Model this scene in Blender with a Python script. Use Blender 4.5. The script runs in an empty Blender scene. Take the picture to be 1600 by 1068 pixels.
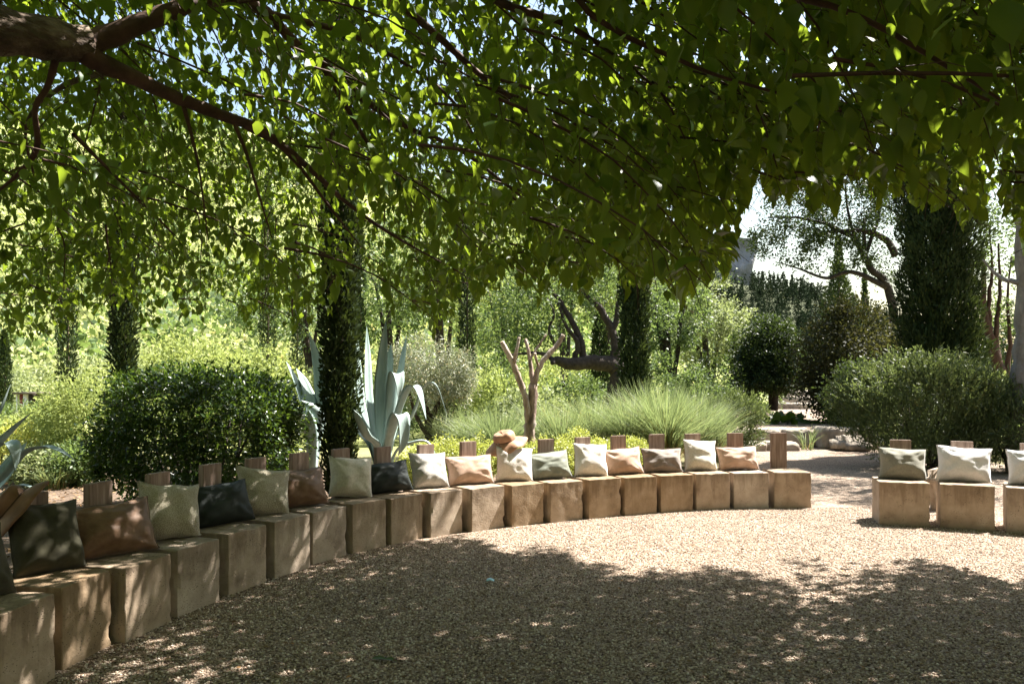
import bpy, bmesh, math, random
import numpy as np
from mathutils import Vector, Matrix, Euler, noise

S = bpy.context.scene
COL = S.collection
R = math.radians

# ------------------------------------------------------------------ camera
F, CX, HY, EYE = 1200.0, 800.0, 598.0, 1.55      # focal length and horizon in photo pixels
cd = bpy.data.cameras.new('camera'); cam = bpy.data.objects.new('camera', cd); COL.objects.link(cam)
cd.sensor_width = 36; cd.lens = 36 * F / 1600; cd.shift_y = (HY - 534) / 1600
cd.clip_start = 0.05; cd.clip_end = 3000
cam.location = (0, 0, EYE); cam.rotation_euler = (R(90), 0, 0)
S.camera = cam

# ------------------------------------------------------------------ sky and sun
SUN_EL, SUN_AZ = R(57), R(30)                    # azimuth measured from +X towards +Y
sv = Vector((math.cos(SUN_EL) * math.cos(SUN_AZ), math.cos(SUN_EL) * math.sin(SUN_AZ), math.sin(SUN_EL)))
W = bpy.data.worlds.new('World'); S.world = W; W.use_nodes = True
nt = W.node_tree; nt.nodes.clear()
sky = nt.nodes.new('ShaderNodeTexSky'); sky.sky_type = 'NISHITA'; sky.sun_disc = False
sky.sun_elevation = SUN_EL; sky.sun_rotation = math.atan2(sv.x, sv.y); sky.air_density = 1.7; sky.dust_density = 2.4
bgn = nt.nodes.new('ShaderNodeBackground'); bgn.inputs[1].default_value = 0.05
wo = nt.nodes.new('ShaderNodeOutputWorld')
nt.links.new(sky.outputs[0], bgn.inputs[0]); nt.links.new(bgn.outputs[0], wo.inputs[0])
sl = bpy.data.lights.new('sun', 'SUN'); sl.energy = 5.0; sl.angle = R(0.53); sl.color = (1, 0.95, 0.88)
so = bpy.data.objects.new('sun', sl); COL.objects.link(so)
so.rotation_euler = sv.to_track_quat('Z', 'Y').to_euler(); so.location = (10, 8, 20)
S.view_settings.view_transform = 'Standard'; S.view_settings.look = 'None'
S.view_settings.gamma = 1; S.view_settings.exposure = 2.3
S.render.engine = 'CYCLES'
S.cycles.max_bounces = 5; S.cycles.diffuse_bounces = 2; S.cycles.glossy_bounces = 2
S.cycles.transmission_bounces = 3; S.cycles.transparent_max_bounces = 4
S.cycles.use_denoising = True

# ------------------------------------------------------------------ helpers
def px(x, y, d):                                 # photo pixel at distance d -> world point
    return np.array([(x - CX) / F * d, d, EYE + (HY - y) / F * d])
def gx(x, d): return (x - CX) / F * d
def tz(y, d): return EYE + (HY - y) / F * d

def tag(o, label=None, cat=None, group=None, kind=None):
    if label: o['label'] = label
    if cat: o['category'] = cat
    if group: o['group'] = group
    if kind: o['kind'] = kind
    return o
def thing(name, label, cat, loc, group=None):
    o = bpy.data.objects.new(name, None); COL.objects.link(o); o.location = loc; o.empty_display_size = .2
    return tag(o, label, cat, group)
def link(name, me, mat=None, parent=None, smooth=True):
    o = bpy.data.objects.new(name, me); COL.objects.link(o)
    if mat and not me.materials: me.materials.append(mat)
    if parent: o.parent = parent
    return o
def base_of(parent): return np.array(parent.location) if parent else np.zeros(3)

def mesh_np(name, V, faces, rnd=None, smooth=False):
    """faces: list of (k-array) index arrays, each (n,3) or (n,4)"""
    me = bpy.data.meshes.new(name)
    V = np.asarray(V, np.float32)
    me.vertices.add(len(V)); me.vertices.foreach_set('co', V.ravel())
    faces = [np.asarray(f, np.int32) for f in faces if len(f)]
    li = np.concatenate([f.ravel() for f in faces])
    tot = np.concatenate([np.full(len(f), f.shape[1], np.int32) for f in faces])
    st = np.concatenate([[0], np.cumsum(tot)[:-1]]).astype(np.int32)
    me.loops.add(len(li)); me.loops.foreach_set('vertex_index', li)
    me.polygons.add(len(tot)); me.polygons.foreach_set('loop_start', st); me.polygons.foreach_set('loop_total', tot)
    if smooth: me.polygons.foreach_set('use_smooth', np.ones(len(tot), bool))
    if rnd is not None:
        a = me.attributes.new('rnd', 'FLOAT', 'POINT'); a.data.foreach_set('value', np.asarray(rnd, np.float32))
    me.update(calc_edges=True)
    return me

def norm(a):
    a = np.asarray(a, float); return a / np.maximum(np.linalg.norm(a, axis=-1, keepdims=True), 1e-9)

class Tubes:
    def __init__(s): s.V = []; s.Q = []; s.T = []; s.n = 0
    def add(s, pts, rad, sides=8, rough=0, seed=0, cap=True):
        pts = np.asarray(pts, float); m = len(pts); rad = np.broadcast_to(np.asarray(rad, float), (m,))
        t = norm(np.gradient(pts, axis=0)); ref = np.array([0, 0, 1.]) if abs(t[0, 2]) < .9 else np.array([1., 0, 0])
        u = norm(np.cross(t[0], ref)); rows = []
        ang = np.arange(sides) * 2 * math.pi / sides
        rg = np.random.default_rng(seed)
        for i in range(m):
            u = norm(u - t[i] * np.dot(u, t[i])); v = np.cross(t[i], u)
            r = rad[i] * (1 + (rg.normal(0, rough, sides) if rough else 0))
            rows.append(pts[i] + (np.cos(ang) * r)[:, None] * u + (np.sin(ang) * r)[:, None] * v)
        b = s.n; s.V.append(np.concatenate(rows))
        i = np.arange(m - 1)[:, None] * sides; j = np.arange(sides)[None]; k = (np.arange(sides)[None] + 1) % sides
        q = np.stack([i + j, i + k, i + sides + k, i + sides + j], -1).reshape(-1, 4) + b
        s.Q.append(q); s.n += m * sides
        if cap:
            for e, p in ((0, pts[0]), (m - 1, pts[-1])):
                s.V.append(p[None]); c = s.n; s.n += 1
                ring = b + e * sides + np.arange(sides); nx = np.roll(ring, -1)
                s.T.append(np.stack([ring, nx, np.full(sides, c)], -1) if e else np.stack([nx, ring, np.full(sides, c)], -1))
    def build(s, name, mat, parent=None):
        V = np.concatenate(s.V) - base_of(parent)
        me = mesh_np(name, V, [np.concatenate(s.Q)] + ([np.concatenate(s.T)] if s.T else []), smooth=True)
        return link(name, me, mat, parent)

def spline(pts, n):                              # Catmull-Rom through rows of pts, n steps per span
    p = np.asarray(pts, float); p = np.vstack([2 * p[0] - p[1], p, 2 * p[-1] - p[-2]]); out = []
    for i in range(1, len(p) - 2):
        for k in range(n):
            t = k / n; a, b, c, d = p[i - 1], p[i], p[i + 1], p[i + 2]
            out.append(.5 * (2 * b + (c - a) * t + (2 * a - 5 * b + 4 * c - d) * t * t + (3 * b - a - 3 * c + d) * t ** 3))
    out.append(p[-2]); return np.array(out)

# leaf templates: (along, across, lift)
LEAF_BIG = (np.array([[0, 0, 0], [.12, .30, .03], [.12, 0, 0], [.12, -.30, .03], [.42, .5, .06], [.42, 0, -.0], [.42, -.5, .06],
                      [.75, .30, .0], [.75, 0, -.05], [.75, -.30, .0], [1, 0, -.14]]),
            [np.array([[1, 2, 5, 4], [2, 3, 6, 5], [4, 5, 8, 7], [5, 6, 9, 8]]), np.array([[0, 2, 1], [0, 3, 2], [7, 8, 10], [8, 9, 10]])])
LEAF_CURL = (LEAF_BIG[0] * np.array([1, .86, 1]) + np.array([0, 0, 1.]) * (np.abs(LEAF_BIG[0][:, 1:2]) * .34 - LEAF_BIG[0][:, :1] ** 2 * .22), LEAF_BIG[1])
LEAF_MID = (np.array([[0, 0, 0], [.4, .5, .08], [.45, 0, 0], [.4, -.5, .08], [1, 0, -.06]]),
            [np.array([[0, 2, 1], [0, 3, 2], [1, 2, 4], [2, 3, 4]])])
LEAF_TRI = (np.array([[0, 0, 0], [.5, .5, .05], [1, 0, 0], [.5, -.5, .05]]), [np.array([[0, 3, 2, 1]])])

def leaf_mesh(name, tmpl, pos, d, nrm, L, Wd, rnd, parent=None):
    tv, tf = tmpl; n = len(pos); k = len(tv)
    d = norm(d); side = norm(np.cross(nrm, d)); nn = np.cross(d, side)
    L = np.broadcast_to(L, (n,))[:, None, None]; Wd = np.broadcast_to(Wd, (n,))[:, None, None]
    V = pos[:, None, :] + L * tv[None, :, :1] * d[:, None, :] + Wd * tv[None, :, 1:2] * side[:, None, :] + L * tv[None, :, 2:3] * nn[:, None, :]
    off = (np.arange(n) * k)[:, None, None]
    fs = [(f[None] + off).reshape(-1, f.shape[1]) for f in tf]
    return mesh_np(name, V.reshape(-1, 3) - base_of(parent), fs, np.repeat(rnd, k))

# ------------------------------------------------------------------ materials
def newmat(name):
    m = bpy.data.materials.new(name); m.use_nodes = True; t = m.node_tree; t.nodes.clear()
    out = t.nodes.new('ShaderNodeOutputMaterial'); return m, t, out
def nd(t, typ, **kw):
    n = t.nodes.new(typ)
    for k, v in kw.items():
        if k.startswith('i_'):
            key = k[2:]; n.inputs[int(key) if key.isdigit() else key.replace('_', ' ')].default_value = v
        else: setattr(n, k, v)
    return n
def ramp(t, src, stops):
    r = t.nodes.new('ShaderNodeValToRGB'); e = r.color_ramp.elements
    while len(e) < len(stops): e.new(.5)
    for el, (p, c) in zip(e, stops): el.position = p; el.color = (*c, 1) if len(c) == 3 else c
    t.links.new(src, r.inputs[0]); return r.outputs[0]

def leaf_mat(name, dark, light, trans, tf=.42, rough=.45, spec=.4):
    m, t, out = newmat(name)
    at = nd(t, 'ShaderNodeAttribute', attribute_name='rnd'); oi = nd(t, 'ShaderNodeObjectInfo')
    ma = nd(t, 'ShaderNodeMath', operation='MULTIPLY_ADD'); ma.inputs[1].default_value = .25
    t.links.new(oi.outputs['Random'], ma.inputs[0]); t.links.new(at.outputs['Fac'], ma.inputs[2])
    c = ramp(t, ma.outputs[0], [(0, dark), (.93, light), (1, tuple(min(1, x * k) for x, k in zip(light, (1.7, 1.3, .9))))])
    c2 = ramp(t, ma.outputs[0], [(0, tuple(x * .75 for x in trans)), (1, trans)])
    p = nd(t, 'ShaderNodeBsdfPrincipled', i_Roughness=rough); p.inputs['Specular IOR Level'].default_value = spec
    t.links.new(c, p.inputs['Base Color'])
    tr = nd(t, 'ShaderNodeBsdfTranslucent'); t.links.new(c2, tr.inputs[0])
    mx = nd(t, 'ShaderNodeMixShader', i_0=tf); t.links.new(p.outputs[0], mx.inputs[1]); t.links.new(tr.outputs[0], mx.inputs[2])
    t.links.new(mx.outputs[0], out.inputs[0]); return m

def noise_mat(name, stops, scale=6, detail=6, rough=.8, bump=.4, bscale=None, stretch=(1, 1, 1), spec=.3, bdist=.02, extra=None):
    m, t, out = newmat(name)
    tc = nd(t, 'ShaderNodeTexCoord'); mp = nd(t, 'ShaderNodeMapping'); mp.inputs['Scale'].default_value = stretch
    t.links.new(tc.outputs['Object'], mp.inputs[0])
    oi = nd(t, 'ShaderNodeObjectInfo'); ad = nd(t, 'ShaderNodeVectorMath', operation='ADD')
    sc = nd(t, 'ShaderNodeMath', operation='MULTIPLY', i_1=37.0); t.links.new(oi.outputs['Random'], sc.inputs[0])
    t.links.new(mp.outputs[0], ad.inputs[0]); t.links.new(sc.outputs[0], ad.inputs[1])
    n1 = nd(t, 'ShaderNodeTexNoise', i_Scale=scale, i_Detail=detail, i_Roughness=.62); t.links.new(ad.outputs[0], n1.inputs[0])
    c = ramp(t, n1.outputs[0], stops)
    p = nd(t, 'ShaderNodeBsdfPrincipled', i_Roughness=rough); p.inputs['Specular IOR Level'].default_value = spec
    t.links.new(c, p.inputs['Base Color'])
    n2 = nd(t, 'ShaderNodeTexNoise', i_Scale=bscale or scale * 5, i_Detail=5.0); t.links.new(ad.outputs[0], n2.inputs[0])
    b = nd(t, 'ShaderNodeBump', i_Strength=bump, i_Distance=bdist); t.links.new(n2.outputs[0], b.inputs['Height'])
    t.links.new(b.outputs[0], p.inputs['Normal']); t.links.new(p.outputs[0], out.inputs[0])
    if extra: extra(t, p, c, ad, b)
    return m

M = {}
M['mulberry'] = leaf_mat('mulberry_leaf', (.022, .058, .010), (.055, .115, .018), (.32, .44, .03), .42, .42, .32)
M['hedge'] = leaf_mat('hedge_leaf', (0.0086, 0.0230, 0.0050), (0.0324, 0.0684, 0.0115), (0.1296, 0.2088, 0.0202), .3, .35, .4)
M['cypress'] = leaf_mat('cypress_scale', (0.0115, 0.0245, 0.0086), (0.0324, 0.0540, 0.0158), (0.0576, 0.0792, 0.0144), .2, .7, .2)
M['lime'] = leaf_mat('lime_leaf', (.11, .16, .04), (.31, .35, .11), (.40, .47, .12), .38, .6, .2)
M['green'] = leaf_mat('green_leaf', (.032, .062, .018), (.115, .165, .055), (.22, .31, .07), .34, .5)
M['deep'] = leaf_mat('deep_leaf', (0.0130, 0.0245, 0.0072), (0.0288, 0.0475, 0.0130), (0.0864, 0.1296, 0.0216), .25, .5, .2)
M['pale'] = leaf_mat('pale_leaf', (.13, .17, .07), (.26, .29, .14), (.34, .40, .14), .35, .6)
M['olive'] = leaf_mat('olive_leaf', (.12, .14, .08), (.27, .28, .19), (.22, .26, .12), .25, .5)
M['purple'] = leaf_mat('plum_leaf', (0.0187, 0.0216, 0.0086), (0.0360, 0.0374, 0.0144), (0.0936, 0.0936, 0.0216), .28, .55, .15)
M['rosemary'] = leaf_mat('rosemary_leaf', (0.0300, 0.0510, 0.0168), (0.0900, 0.1200, 0.0450), (0.1800, 0.2280, 0.0600), .32, .5)
M['yellow'] = leaf_mat('yellow_leaf', (.22, .26, .05), (.43, .44, .12), (.5, .54, .1), .35, .5)
M['grass'] = leaf_mat('grass_blade', (.05, .09, .028), (.26, .30, .14), (.30, .38, .14), .36, .5)
M['straw'] = leaf_mat('straw_blade', (.28, .19, .09), (.42, .30, .16), (.4, .3, .14), .3, .6)
M['scrub'] = leaf_mat('scrub_leaf', (.17, .21, .075), (.44, .46, .22), (.45, .5, .18), .35, .7, .1)
M['pine'] = leaf_mat('pine_needle', (.010, .018, .009), (.034, .046, .022), (.03, .05, .02), .1, .9, .05)
M['litter'] = leaf_mat('dry_leaf', (.09, .055, .03), (.26, .18, .10), (.2, .12, .05), .15, .8, .1)
M['bark'] = noise_mat('bark', [(.3, (.035, .024, .017)), (.5, (.10, .07, .048)), (.68, (.26, .20, .15))], 14, 9, .9, 1.0, 34, (.45, .45, 1), bdist=.06)
M['bark_red'] = noise_mat('reddish_bark', [(.3, (.035, .018, .012)), (.7, (.11, .058, .038))], 9, 6, .75, .5, 40, bdist=.01)
M['bark_dark'] = noise_mat('dark_bark', [(.3, (.018, .013, .010)), (.7, (.06, .045, .035))], 10, 6, .9, .8, 30, bdist=.03)
M['bark_grey'] = noise_mat('grey_bark', [(.3, (.11, .095, .08)), (.7, (.28, .25, .22))], 5, 7, .9, .9, 18, (1, 1, .5), bdist=.04)
M['bark_pruned'] = noise_mat('pruned_bark', [(.35, (.09, .06, .045)), (.5, (.26, .19, .15)), (.66, (.44, .38, .33))], 7, 8, .85, .9, 30, (1, 1, .4), bdist=.02)
M['cut'] = noise_mat('cut_wood', [(.3, (.45, .33, .22)), (.7, (.6, .48, .35))], 20, 3, .8, .2)

def stone_extra(t, p, c, vec, b):
    # brown stains that run down from the top edge, small pits
    ns = nd(t, 'ShaderNodeTexNoise', i_Scale=1.0, i_Detail=6.0, i_Roughness=.6)
    mp = nd(t, 'ShaderNodeMapping'); mp.inputs['Scale'].default_value = (16, 16, 1.6)
    t.links.new(vec.outputs[0], mp.inputs[0]); t.links.new(mp.outputs[0], ns.inputs[0])
    tc = nd(t, 'ShaderNodeTexCoord'); sx = nd(t, 'ShaderNodeSeparateXYZ'); t.links.new(tc.outputs['Generated'], sx.inputs[0])
    zf = nd(t, 'ShaderNodeMapRange', i_1=.25, i_2=1.0, i_3=-.24, i_4=.14); t.links.new(sx.outputs[2], zf.inputs[0])
    ad = nd(t, 'ShaderNodeMath', operation='ADD'); t.links.new(ns.outputs[0], ad.inputs[0]); t.links.new(zf.outputs[0], ad.inputs[1])
    f = ramp(t, ad.outputs[0], [(.44, (0, 0, 0)), (.66, (1, 1, 1))])
    mx = nd(t, 'ShaderNodeMix', data_type='RGBA'); mx.inputs[7].default_value = (.15, .095, .05, 1)
    sf = nd(t, 'ShaderNodeMath', operation='MULTIPLY', i_1=.6); t.links.new(f, sf.inputs[0])
    t.links.new(sf.outputs[0], mx.inputs[0]); t.links.new(c, mx.inputs[6])
    v = nd(t, 'ShaderNodeTexVoronoi', i_Scale=1.0); m2 = nd(t, 'ShaderNodeMapping'); m2.inputs['Scale'].default_value = (45, 45, 90)
    t.links.new(vec.outputs[0], m2.inputs[0]); t.links.new(m2.outputs[0], v.inputs[0])
    pits = ramp(t, v.outputs[0], [(.12, (0, 0, 0)), (.25, (1, 1, 1))])
    n3 = nd(t, 'ShaderNodeTexNoise', i_Scale=9.0, i_Detail=2.0); t.links.new(vec.outputs[0], n3.inputs[0])
    msk = ramp(t, n3.outputs[0], [(.48, (1, 1, 1)), (.6, (0, 0, 0))])
    pm = nd(t, 'ShaderNodeMath', operation='MAXIMUM'); t.links.new(pits, pm.inputs[0]); t.links.new(msk, pm.inputs[1])
    b2 = nd(t, 'ShaderNodeBump', i_Strength=.8, i_Distance=.008); t.links.new(pm.outputs[0], b2.inputs['Height']); t.links.new(b.outputs[0], b2.inputs['Normal'])
    t.links.new(b2.outputs[0], p.inputs['Normal'])
    oi = nd(t, 'ShaderNodeObjectInfo'); hv_ = nd(t, 'ShaderNodeHueSaturation'); mr_ = nd(t, 'ShaderNodeMapRange', i_3=.8, i_4=1.12); ms_ = nd(t, 'ShaderNodeMapRange', i_3=1.1, i_4=.72)
    t.links.new(oi.outputs['Random'], mr_.inputs[0]); t.links.new(oi.outputs['Random'], ms_.inputs[0]); t.links.new(mr_.outputs[0], hv_.inputs['Value']); t.links.new(ms_.outputs[0], hv_.inputs['Saturation'])
    t.links.new(mx.outputs[2], hv_.inputs['Color']); mx = hv_
    m3 = nd(t, 'ShaderNodeMix', data_type='RGBA', blend_type='MULTIPLY'); m3.inputs[0].default_value = .6
    t.links.new(mx.outputs[0], m3.inputs[6]); t.links.new(pm.outputs[0], m3.inputs[7])
    t.links.new(m3.outputs[2], p.inputs['Base Color'])
M['stone'] = noise_mat('tan_stone', [(.25, (.17, .115, .072)), (.42, (.31, .225, .145)), (.6, (.40, .30, .205)), (.8, (.50, .405, .305))], 5, 8, .9, .5, 60, bdist=.006, extra=stone_extra)
M['wood'] = noise_mat('weathered_wood', [(.3, (.11, .075, .055)), (.5, (.22, .155, .12)), (.7, (.33, .26, .215))], 5, 8, .75, .35, 30, (6, 6, .5), bdist=.005)
M['rock'] = noise_mat('step_stone', [(.3, (.15, .125, .10)), (.6, (.34, .29, .23)), (.8, (.46, .41, .34))], 3, 8, .9, .8, 14, bdist=.03)
M['cliff'] = noise_mat('cliff_rock', [(.3, (.20, .19, .19)), (.6, (.34, .33, .33)), (.8, (.45, .43, .41))], .12, 8, .95, .9, .5, (1, 1, .5), bdist=2)

def fabric(name, a, b, scale=40, rough=.85, bump=.25, sheen=.3, knit=False):
    m = noise_mat(name, [(.35, a), (.65, b)], scale, 3, rough, bump, scale * 4, bdist=.003)
    t = m.node_tree; p = next(n for n in t.nodes if n.type == 'BSDF_PRINCIPLED'); p.inputs['Sheen Weight'].default_value = sheen
    if knit:
        tc = nd(t, 'ShaderNodeTexCoord'); v = nd(t, 'ShaderNodeTexVoronoi', i_Scale=150.0); t.links.new(tc.outputs['Object'], v.inputs[0])
        bb = nd(t, 'ShaderNodeBump', i_Strength=.9, i_Distance=.006, invert=True); t.links.new(v.outputs[0], bb.inputs['Height']); t.links.new(bb.outputs[0], p.inputs['Normal'])
        cr = ramp(t, v.outputs[0], [(.1, b), (.75, tuple(x * .68 for x in a))]); t.links.new(cr, p.inputs['Base Color'])
    return m
M['olive_velvet'] = fabric('olive_velvet', (0.034, 0.031, 0.017), (0.057, 0.052, 0.030), 12, .9, .1, .05)
M['brown_leather'] = fabric('brown_leather', (0.126, 0.067, 0.035), (0.185, 0.105, 0.059), 14, .55, .15, .1)
M['cream_knit'] = fabric('cream_knit', (0.420, 0.370, 0.260), (0.521, 0.462, 0.353), 40, .95, .4, .3, True)
M['black_green'] = fabric('black_green_cloth', (0.013, 0.018, 0.016), (0.024, 0.030, 0.027), 12, .7, .1, .0)
M['cream_wool'] = fabric('cream_wool', (0.454, 0.412, 0.328), (0.571, 0.529, 0.445), 60, .95, .8, .4)
M['linen_grey'] = fabric('grey_linen', (0.353, 0.328, 0.294), (0.470, 0.445, 0.403), 70, .9, .4, .2)
M['tan_rose'] = fabric('rose_tan_cloth', (0.353, 0.227, 0.155), (0.437, 0.290, 0.210), 14, .75, .15, .3)
M['white_wool'] = fabric('white_wool', (0.554, 0.512, 0.454), (0.655, 0.622, 0.563), 60, .95, .8, .4)
M['sage'] = fabric('grey_green_cloth', (0.118, 0.130, 0.097), (0.160, 0.172, 0.130), 14, .65, .12, .3)
M['taupe'] = fabric('taupe_cloth', (0.143, 0.113, 0.092), (0.193, 0.160, 0.134), 16, .75, .15, .3)
M['olive_linen'] = fabric('olive_linen', (0.185, 0.176, 0.139), (0.235, 0.227, 0.181), 70, .9, .35, .2)
M['white_linen'] = fabric('white_linen', (0.588, 0.571, 0.563), (0.672, 0.655, 0.647), 60, .9, .35, .2)
M['hat_leather'] = fabric('tan_hat_leather', (0.302, 0.160, 0.084), (0.437, 0.252, 0.151), 10, .6, .15, .1)
M['agave'] = noise_mat('agave_skin', [(.3, (.21, .29, .27)), (.7, (.35, .43, .40))], 3, 4, .55, .1, 20, (4, 4, .6), spec=.4)
M['white_paint'] = noise_mat('white_paint', [(.3, (.72, .7, .68)), (.7, (.8, .79, .77))], 4, 3, .6, .1)
M['red_paint'] = noise_mat('dark_red_paint', [(.3, (.16, .03, .02)), (.7, (.26, .06, .04))], 4, 3, .6, .1)
M['dark_board'] = noise_mat('dark_board', [(.3, (.05, .04, .035)), (.7, (.09, .07, .06))], 4, 3, .8, .2)
M['blue_paper'] = noise_mat('blue_paper', [(.3, (.25, .5, .6)), (.7, (.4, .65, .72))], 4, 3, .6, .1)

def gravel_mat(name, tint=1.0):
    m, t, out = newmat(name)
    tc = nd(t, 'ShaderNodeTexCoord')
    v = nd(t, 'ShaderNodeTexVoronoi', i_Scale=85.0); t.links.new(tc.outputs['Object'], v.inputs[0])
    sep = nd(t, 'ShaderNodeSeparateColor'); t.links.new(v.outputs['Color'], sep.inputs[0])
    c = ramp(t, sep.outputs[0], [(0, (.075, .046, .030)), (.25, (.235, .158, .105)), (.6, (.41, .312, .228)), (1, (.575, .485, .395))])
    n = nd(t, 'ShaderNodeTexNoise', i_Scale=1.3, i_Detail=6.0); t.links.new(tc.outputs['Object'], n.inputs[0])
    mm = ramp(t, n.outputs[0], [(.3, (.72 * tint, .70 * tint, .68 * tint)), (.7, (tint, tint, tint))])
    mx = nd(t, 'ShaderNodeMix', data_type='RGBA', blend_type='MULTIPLY'); mx.inputs[0].default_value = 1
    t.links.new(c, mx.inputs[6]); t.links.new(mm, mx.inputs[7])
    dk = ramp(t, v.outputs['Distance'], [(.35, (1, 1, 1)), (.8, (.45, .4, .36))])
    m2 = nd(t, 'ShaderNodeMix', data_type='RGBA', blend_type='MULTIPLY'); m2.inputs[0].default_value = 1
    t.links.new(mx.outputs[2], m2.inputs[6]); t.links.new(dk, m2.inputs[7])
    p = nd(t, 'ShaderNodeBsdfPrincipled', i_Roughness=.85); p.inputs['Specular IOR Level'].default_value = .3
    t.links.new(m2.outputs[2], p.inputs['Base Color'])
    b = nd(t, 'ShaderNodeBump', i_Strength=1.0, i_Distance=.012, invert=True); t.links.new(v.outputs['Distance'], b.inputs['Height'])
    n2 = nd(t, 'ShaderNodeTexNoise', i_Scale=14.0, i_Detail=3.0); t.links.new(tc.outputs['Object'], n2.inputs[0])
    b2 = nd(t, 'ShaderNodeBump', i_Strength=.6, i_Distance=.03); t.links.new(n2.outputs[0], b2.inputs['Height']); t.links.new(b.outputs[0], b2.inputs['Normal'])
    t.links.new(b2.outputs[0], p.inputs['Normal']); t.links.new(p.outputs[0], out.inputs[0]); return m
M['gravel'] = gravel_mat('gravel')
m, t, out = newmat('pebble')
oi = nd(t, 'ShaderNodeObjectInfo')
c = ramp(t, oi.outputs['Random'], [(0, (.06, .036, .024)), (.2, (.21, .137, .09)), (.5, (.375, .278, .195)), (.8, (.535, .44, .345)), (1, (.63, .555, .475))])
p = nd(t, 'ShaderNodeBsdfPrincipled', i_Roughness=.75); t.links.new(c, p.inputs['Base Color']); t.links.new(p.outputs[0], out.inputs[0])
M['pebble'] = m
# soil near, dry meadow far
m, t, out = newmat('soil_and_meadow')
tc = nd(t, 'ShaderNodeTexCoord'); n1 = nd(t, 'ShaderNodeTexNoise', i_Scale=3.0, i_Detail=8.0, i_Roughness=.7); t.links.new(tc.outputs['Object'], n1.inputs[0])
soil = ramp(t, n1.outputs[0], [(.3, (.06, .042, .03)), (.55, (.15, .11, .08)), (.75, (.27, .21, .16))])
n2 = nd(t, 'ShaderNodeTexNoise', i_Scale=.12, i_Detail=9.0, i_Roughness=.7); t.links.new(tc.outputs['Object'], n2.inputs[0])
mead = ramp(t, n2.outputs[0], [(.3, (.13, .17, .05)), (.5, (.27, .29, .10)), (.7, (.42, .38, .20))])
sx = nd(t, 'ShaderNodeSeparateXYZ'); t.links.new(tc.outputs['Object'], sx.inputs[0])
mr = nd(t, 'ShaderNodeMapRange', i_1=13.0, i_2=20.0); t.links.new(sx.outputs[1], mr.inputs[0])
mx = nd(t, 'ShaderNodeMix', data_type='RGBA'); t.links.new(mr.outputs[0], mx.inputs[0]); t.links.new(soil, mx.inputs[6]); t.links.new(mead, mx.inputs[7])
p = nd(t, 'ShaderNodeBsdfPrincipled', i_Roughness=.95); p.inputs['Specular IOR Level'].default_value = .1
mr2 = nd(t, 'ShaderNodeMapRange', i_1=130.0, i_2=180.0); ma2 = nd(t, 'ShaderNodeMath', operation='MULTIPLY_ADD', i_1=2.0)
t.links.new(sx.outputs[0], ma2.inputs[0]); t.links.new(sx.outputs[1], ma2.inputs[2]); t.links.new(ma2.outputs[0], mr2.inputs[0])
mx2 = nd(t, 'ShaderNodeMix', data_type='RGBA'); mx2.inputs[7].default_value = (.055, .062, .032, 1); t.links.new(mr2.outputs[0], mx2.inputs[0]); t.links.new(mx.outputs[2], mx2.inputs[6])
t.links.new(mx2.outputs[2], p.inputs['Base Color'])
n3 = nd(t, 'ShaderNodeTexNoise', i_Scale=30.0, i_Detail=6.0); t.links.new(tc.outputs['Object'], n3.inputs[0])
b = nd(t, 'ShaderNodeBump', i_Strength=.8, i_Distance=.04); t.links.new(n3.outputs[0], b.inputs['Height']); t.links.new(b.outputs[0], p.inputs['Normal'])
t.links.new(p.outputs[0], out.inputs[0]); M['ground'] = m

# ------------------------------------------------------------------ terrain
def sstep(a, b, x): x = np.clip((np.asarray(x, float) - a) / (b - a), 0, 1); return x * x * (3 - 2 * x)
def ridge(X):
    return np.interp(X, [-450, -200, -100, -25, 60, 78, 94, 107, 121, 150, 190, 450], [110, 92, 88, 74, 54, 40, 37, 35, 32, 20, 8, 6])
def ground_z(x, y):
    x = np.asarray(x, float); y = np.asarray(y, float)
    xs = x * 300 / np.maximum(y, 45)             # the hill widens towards its foot
    near = np.interp(x / np.maximum(y, 1), [-.7, -.25, .1, .35], [1, 1, .6, .15])
    z = ridge(np.clip(xs, -450, 450)) * (sstep(38, 300, y) ** 1.1) * (0.35 + .65 * np.maximum(near, sstep(150, 300, y)))
    z = z + near * 4.5 * sstep(24, 60, y)
    return z * sstep(22, 40, y)
ys = np.concatenate([np.arange(-40, 60, 2.0), np.arange(60, 330, 5.0), [335, 360, 420, 520, 700, 1000]])
xs = np.concatenate([[-900, -650, -500], np.arange(-400, -60, 8.0), np.arange(-60, 60, 2.5), np.arange(60, 400, 8.0), [400, 500, 650, 900]])
GX, GY = np.meshgrid(xs, ys)
GZ = ground_z(GX, np.minimum(GY, 330)) * np.where(GY > 335, .75, 1)
rg = np.random.default_rng(5); GZ += np.where(GY > 45, rg.normal(0, .25, GZ.shape) * sstep(45, 120, GY), 0)
nx, ny = len(xs), len(ys); I = (np.arange(ny - 1)[:, None] * nx + np.arange(nx - 1)[None])
q = np.stack([I, I + 1, I + nx + 1, I + nx], -1).reshape(-1, 4)
tag(link('ground', mesh_np('ground', np.stack([GX, GY, GZ], -1).reshape(-1, 3), [q], smooth=True), M['ground']), kind='structure')

def poly_sheet(name, pts, z, mat):
    bm = bmesh.new(); vs = [bm.verts.new((x, y, z)) for x, y in pts]; f = bm.faces.new(vs)
    if f.normal.z < 0: f.normal_flip()
    bmesh.ops.triangulate(bm, faces=bm.faces[:]); me = bpy.data.meshes.new(name); bm.to_mesh(me); bm.free()
    return tag(link(name, me, mat), kind='structure')
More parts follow.
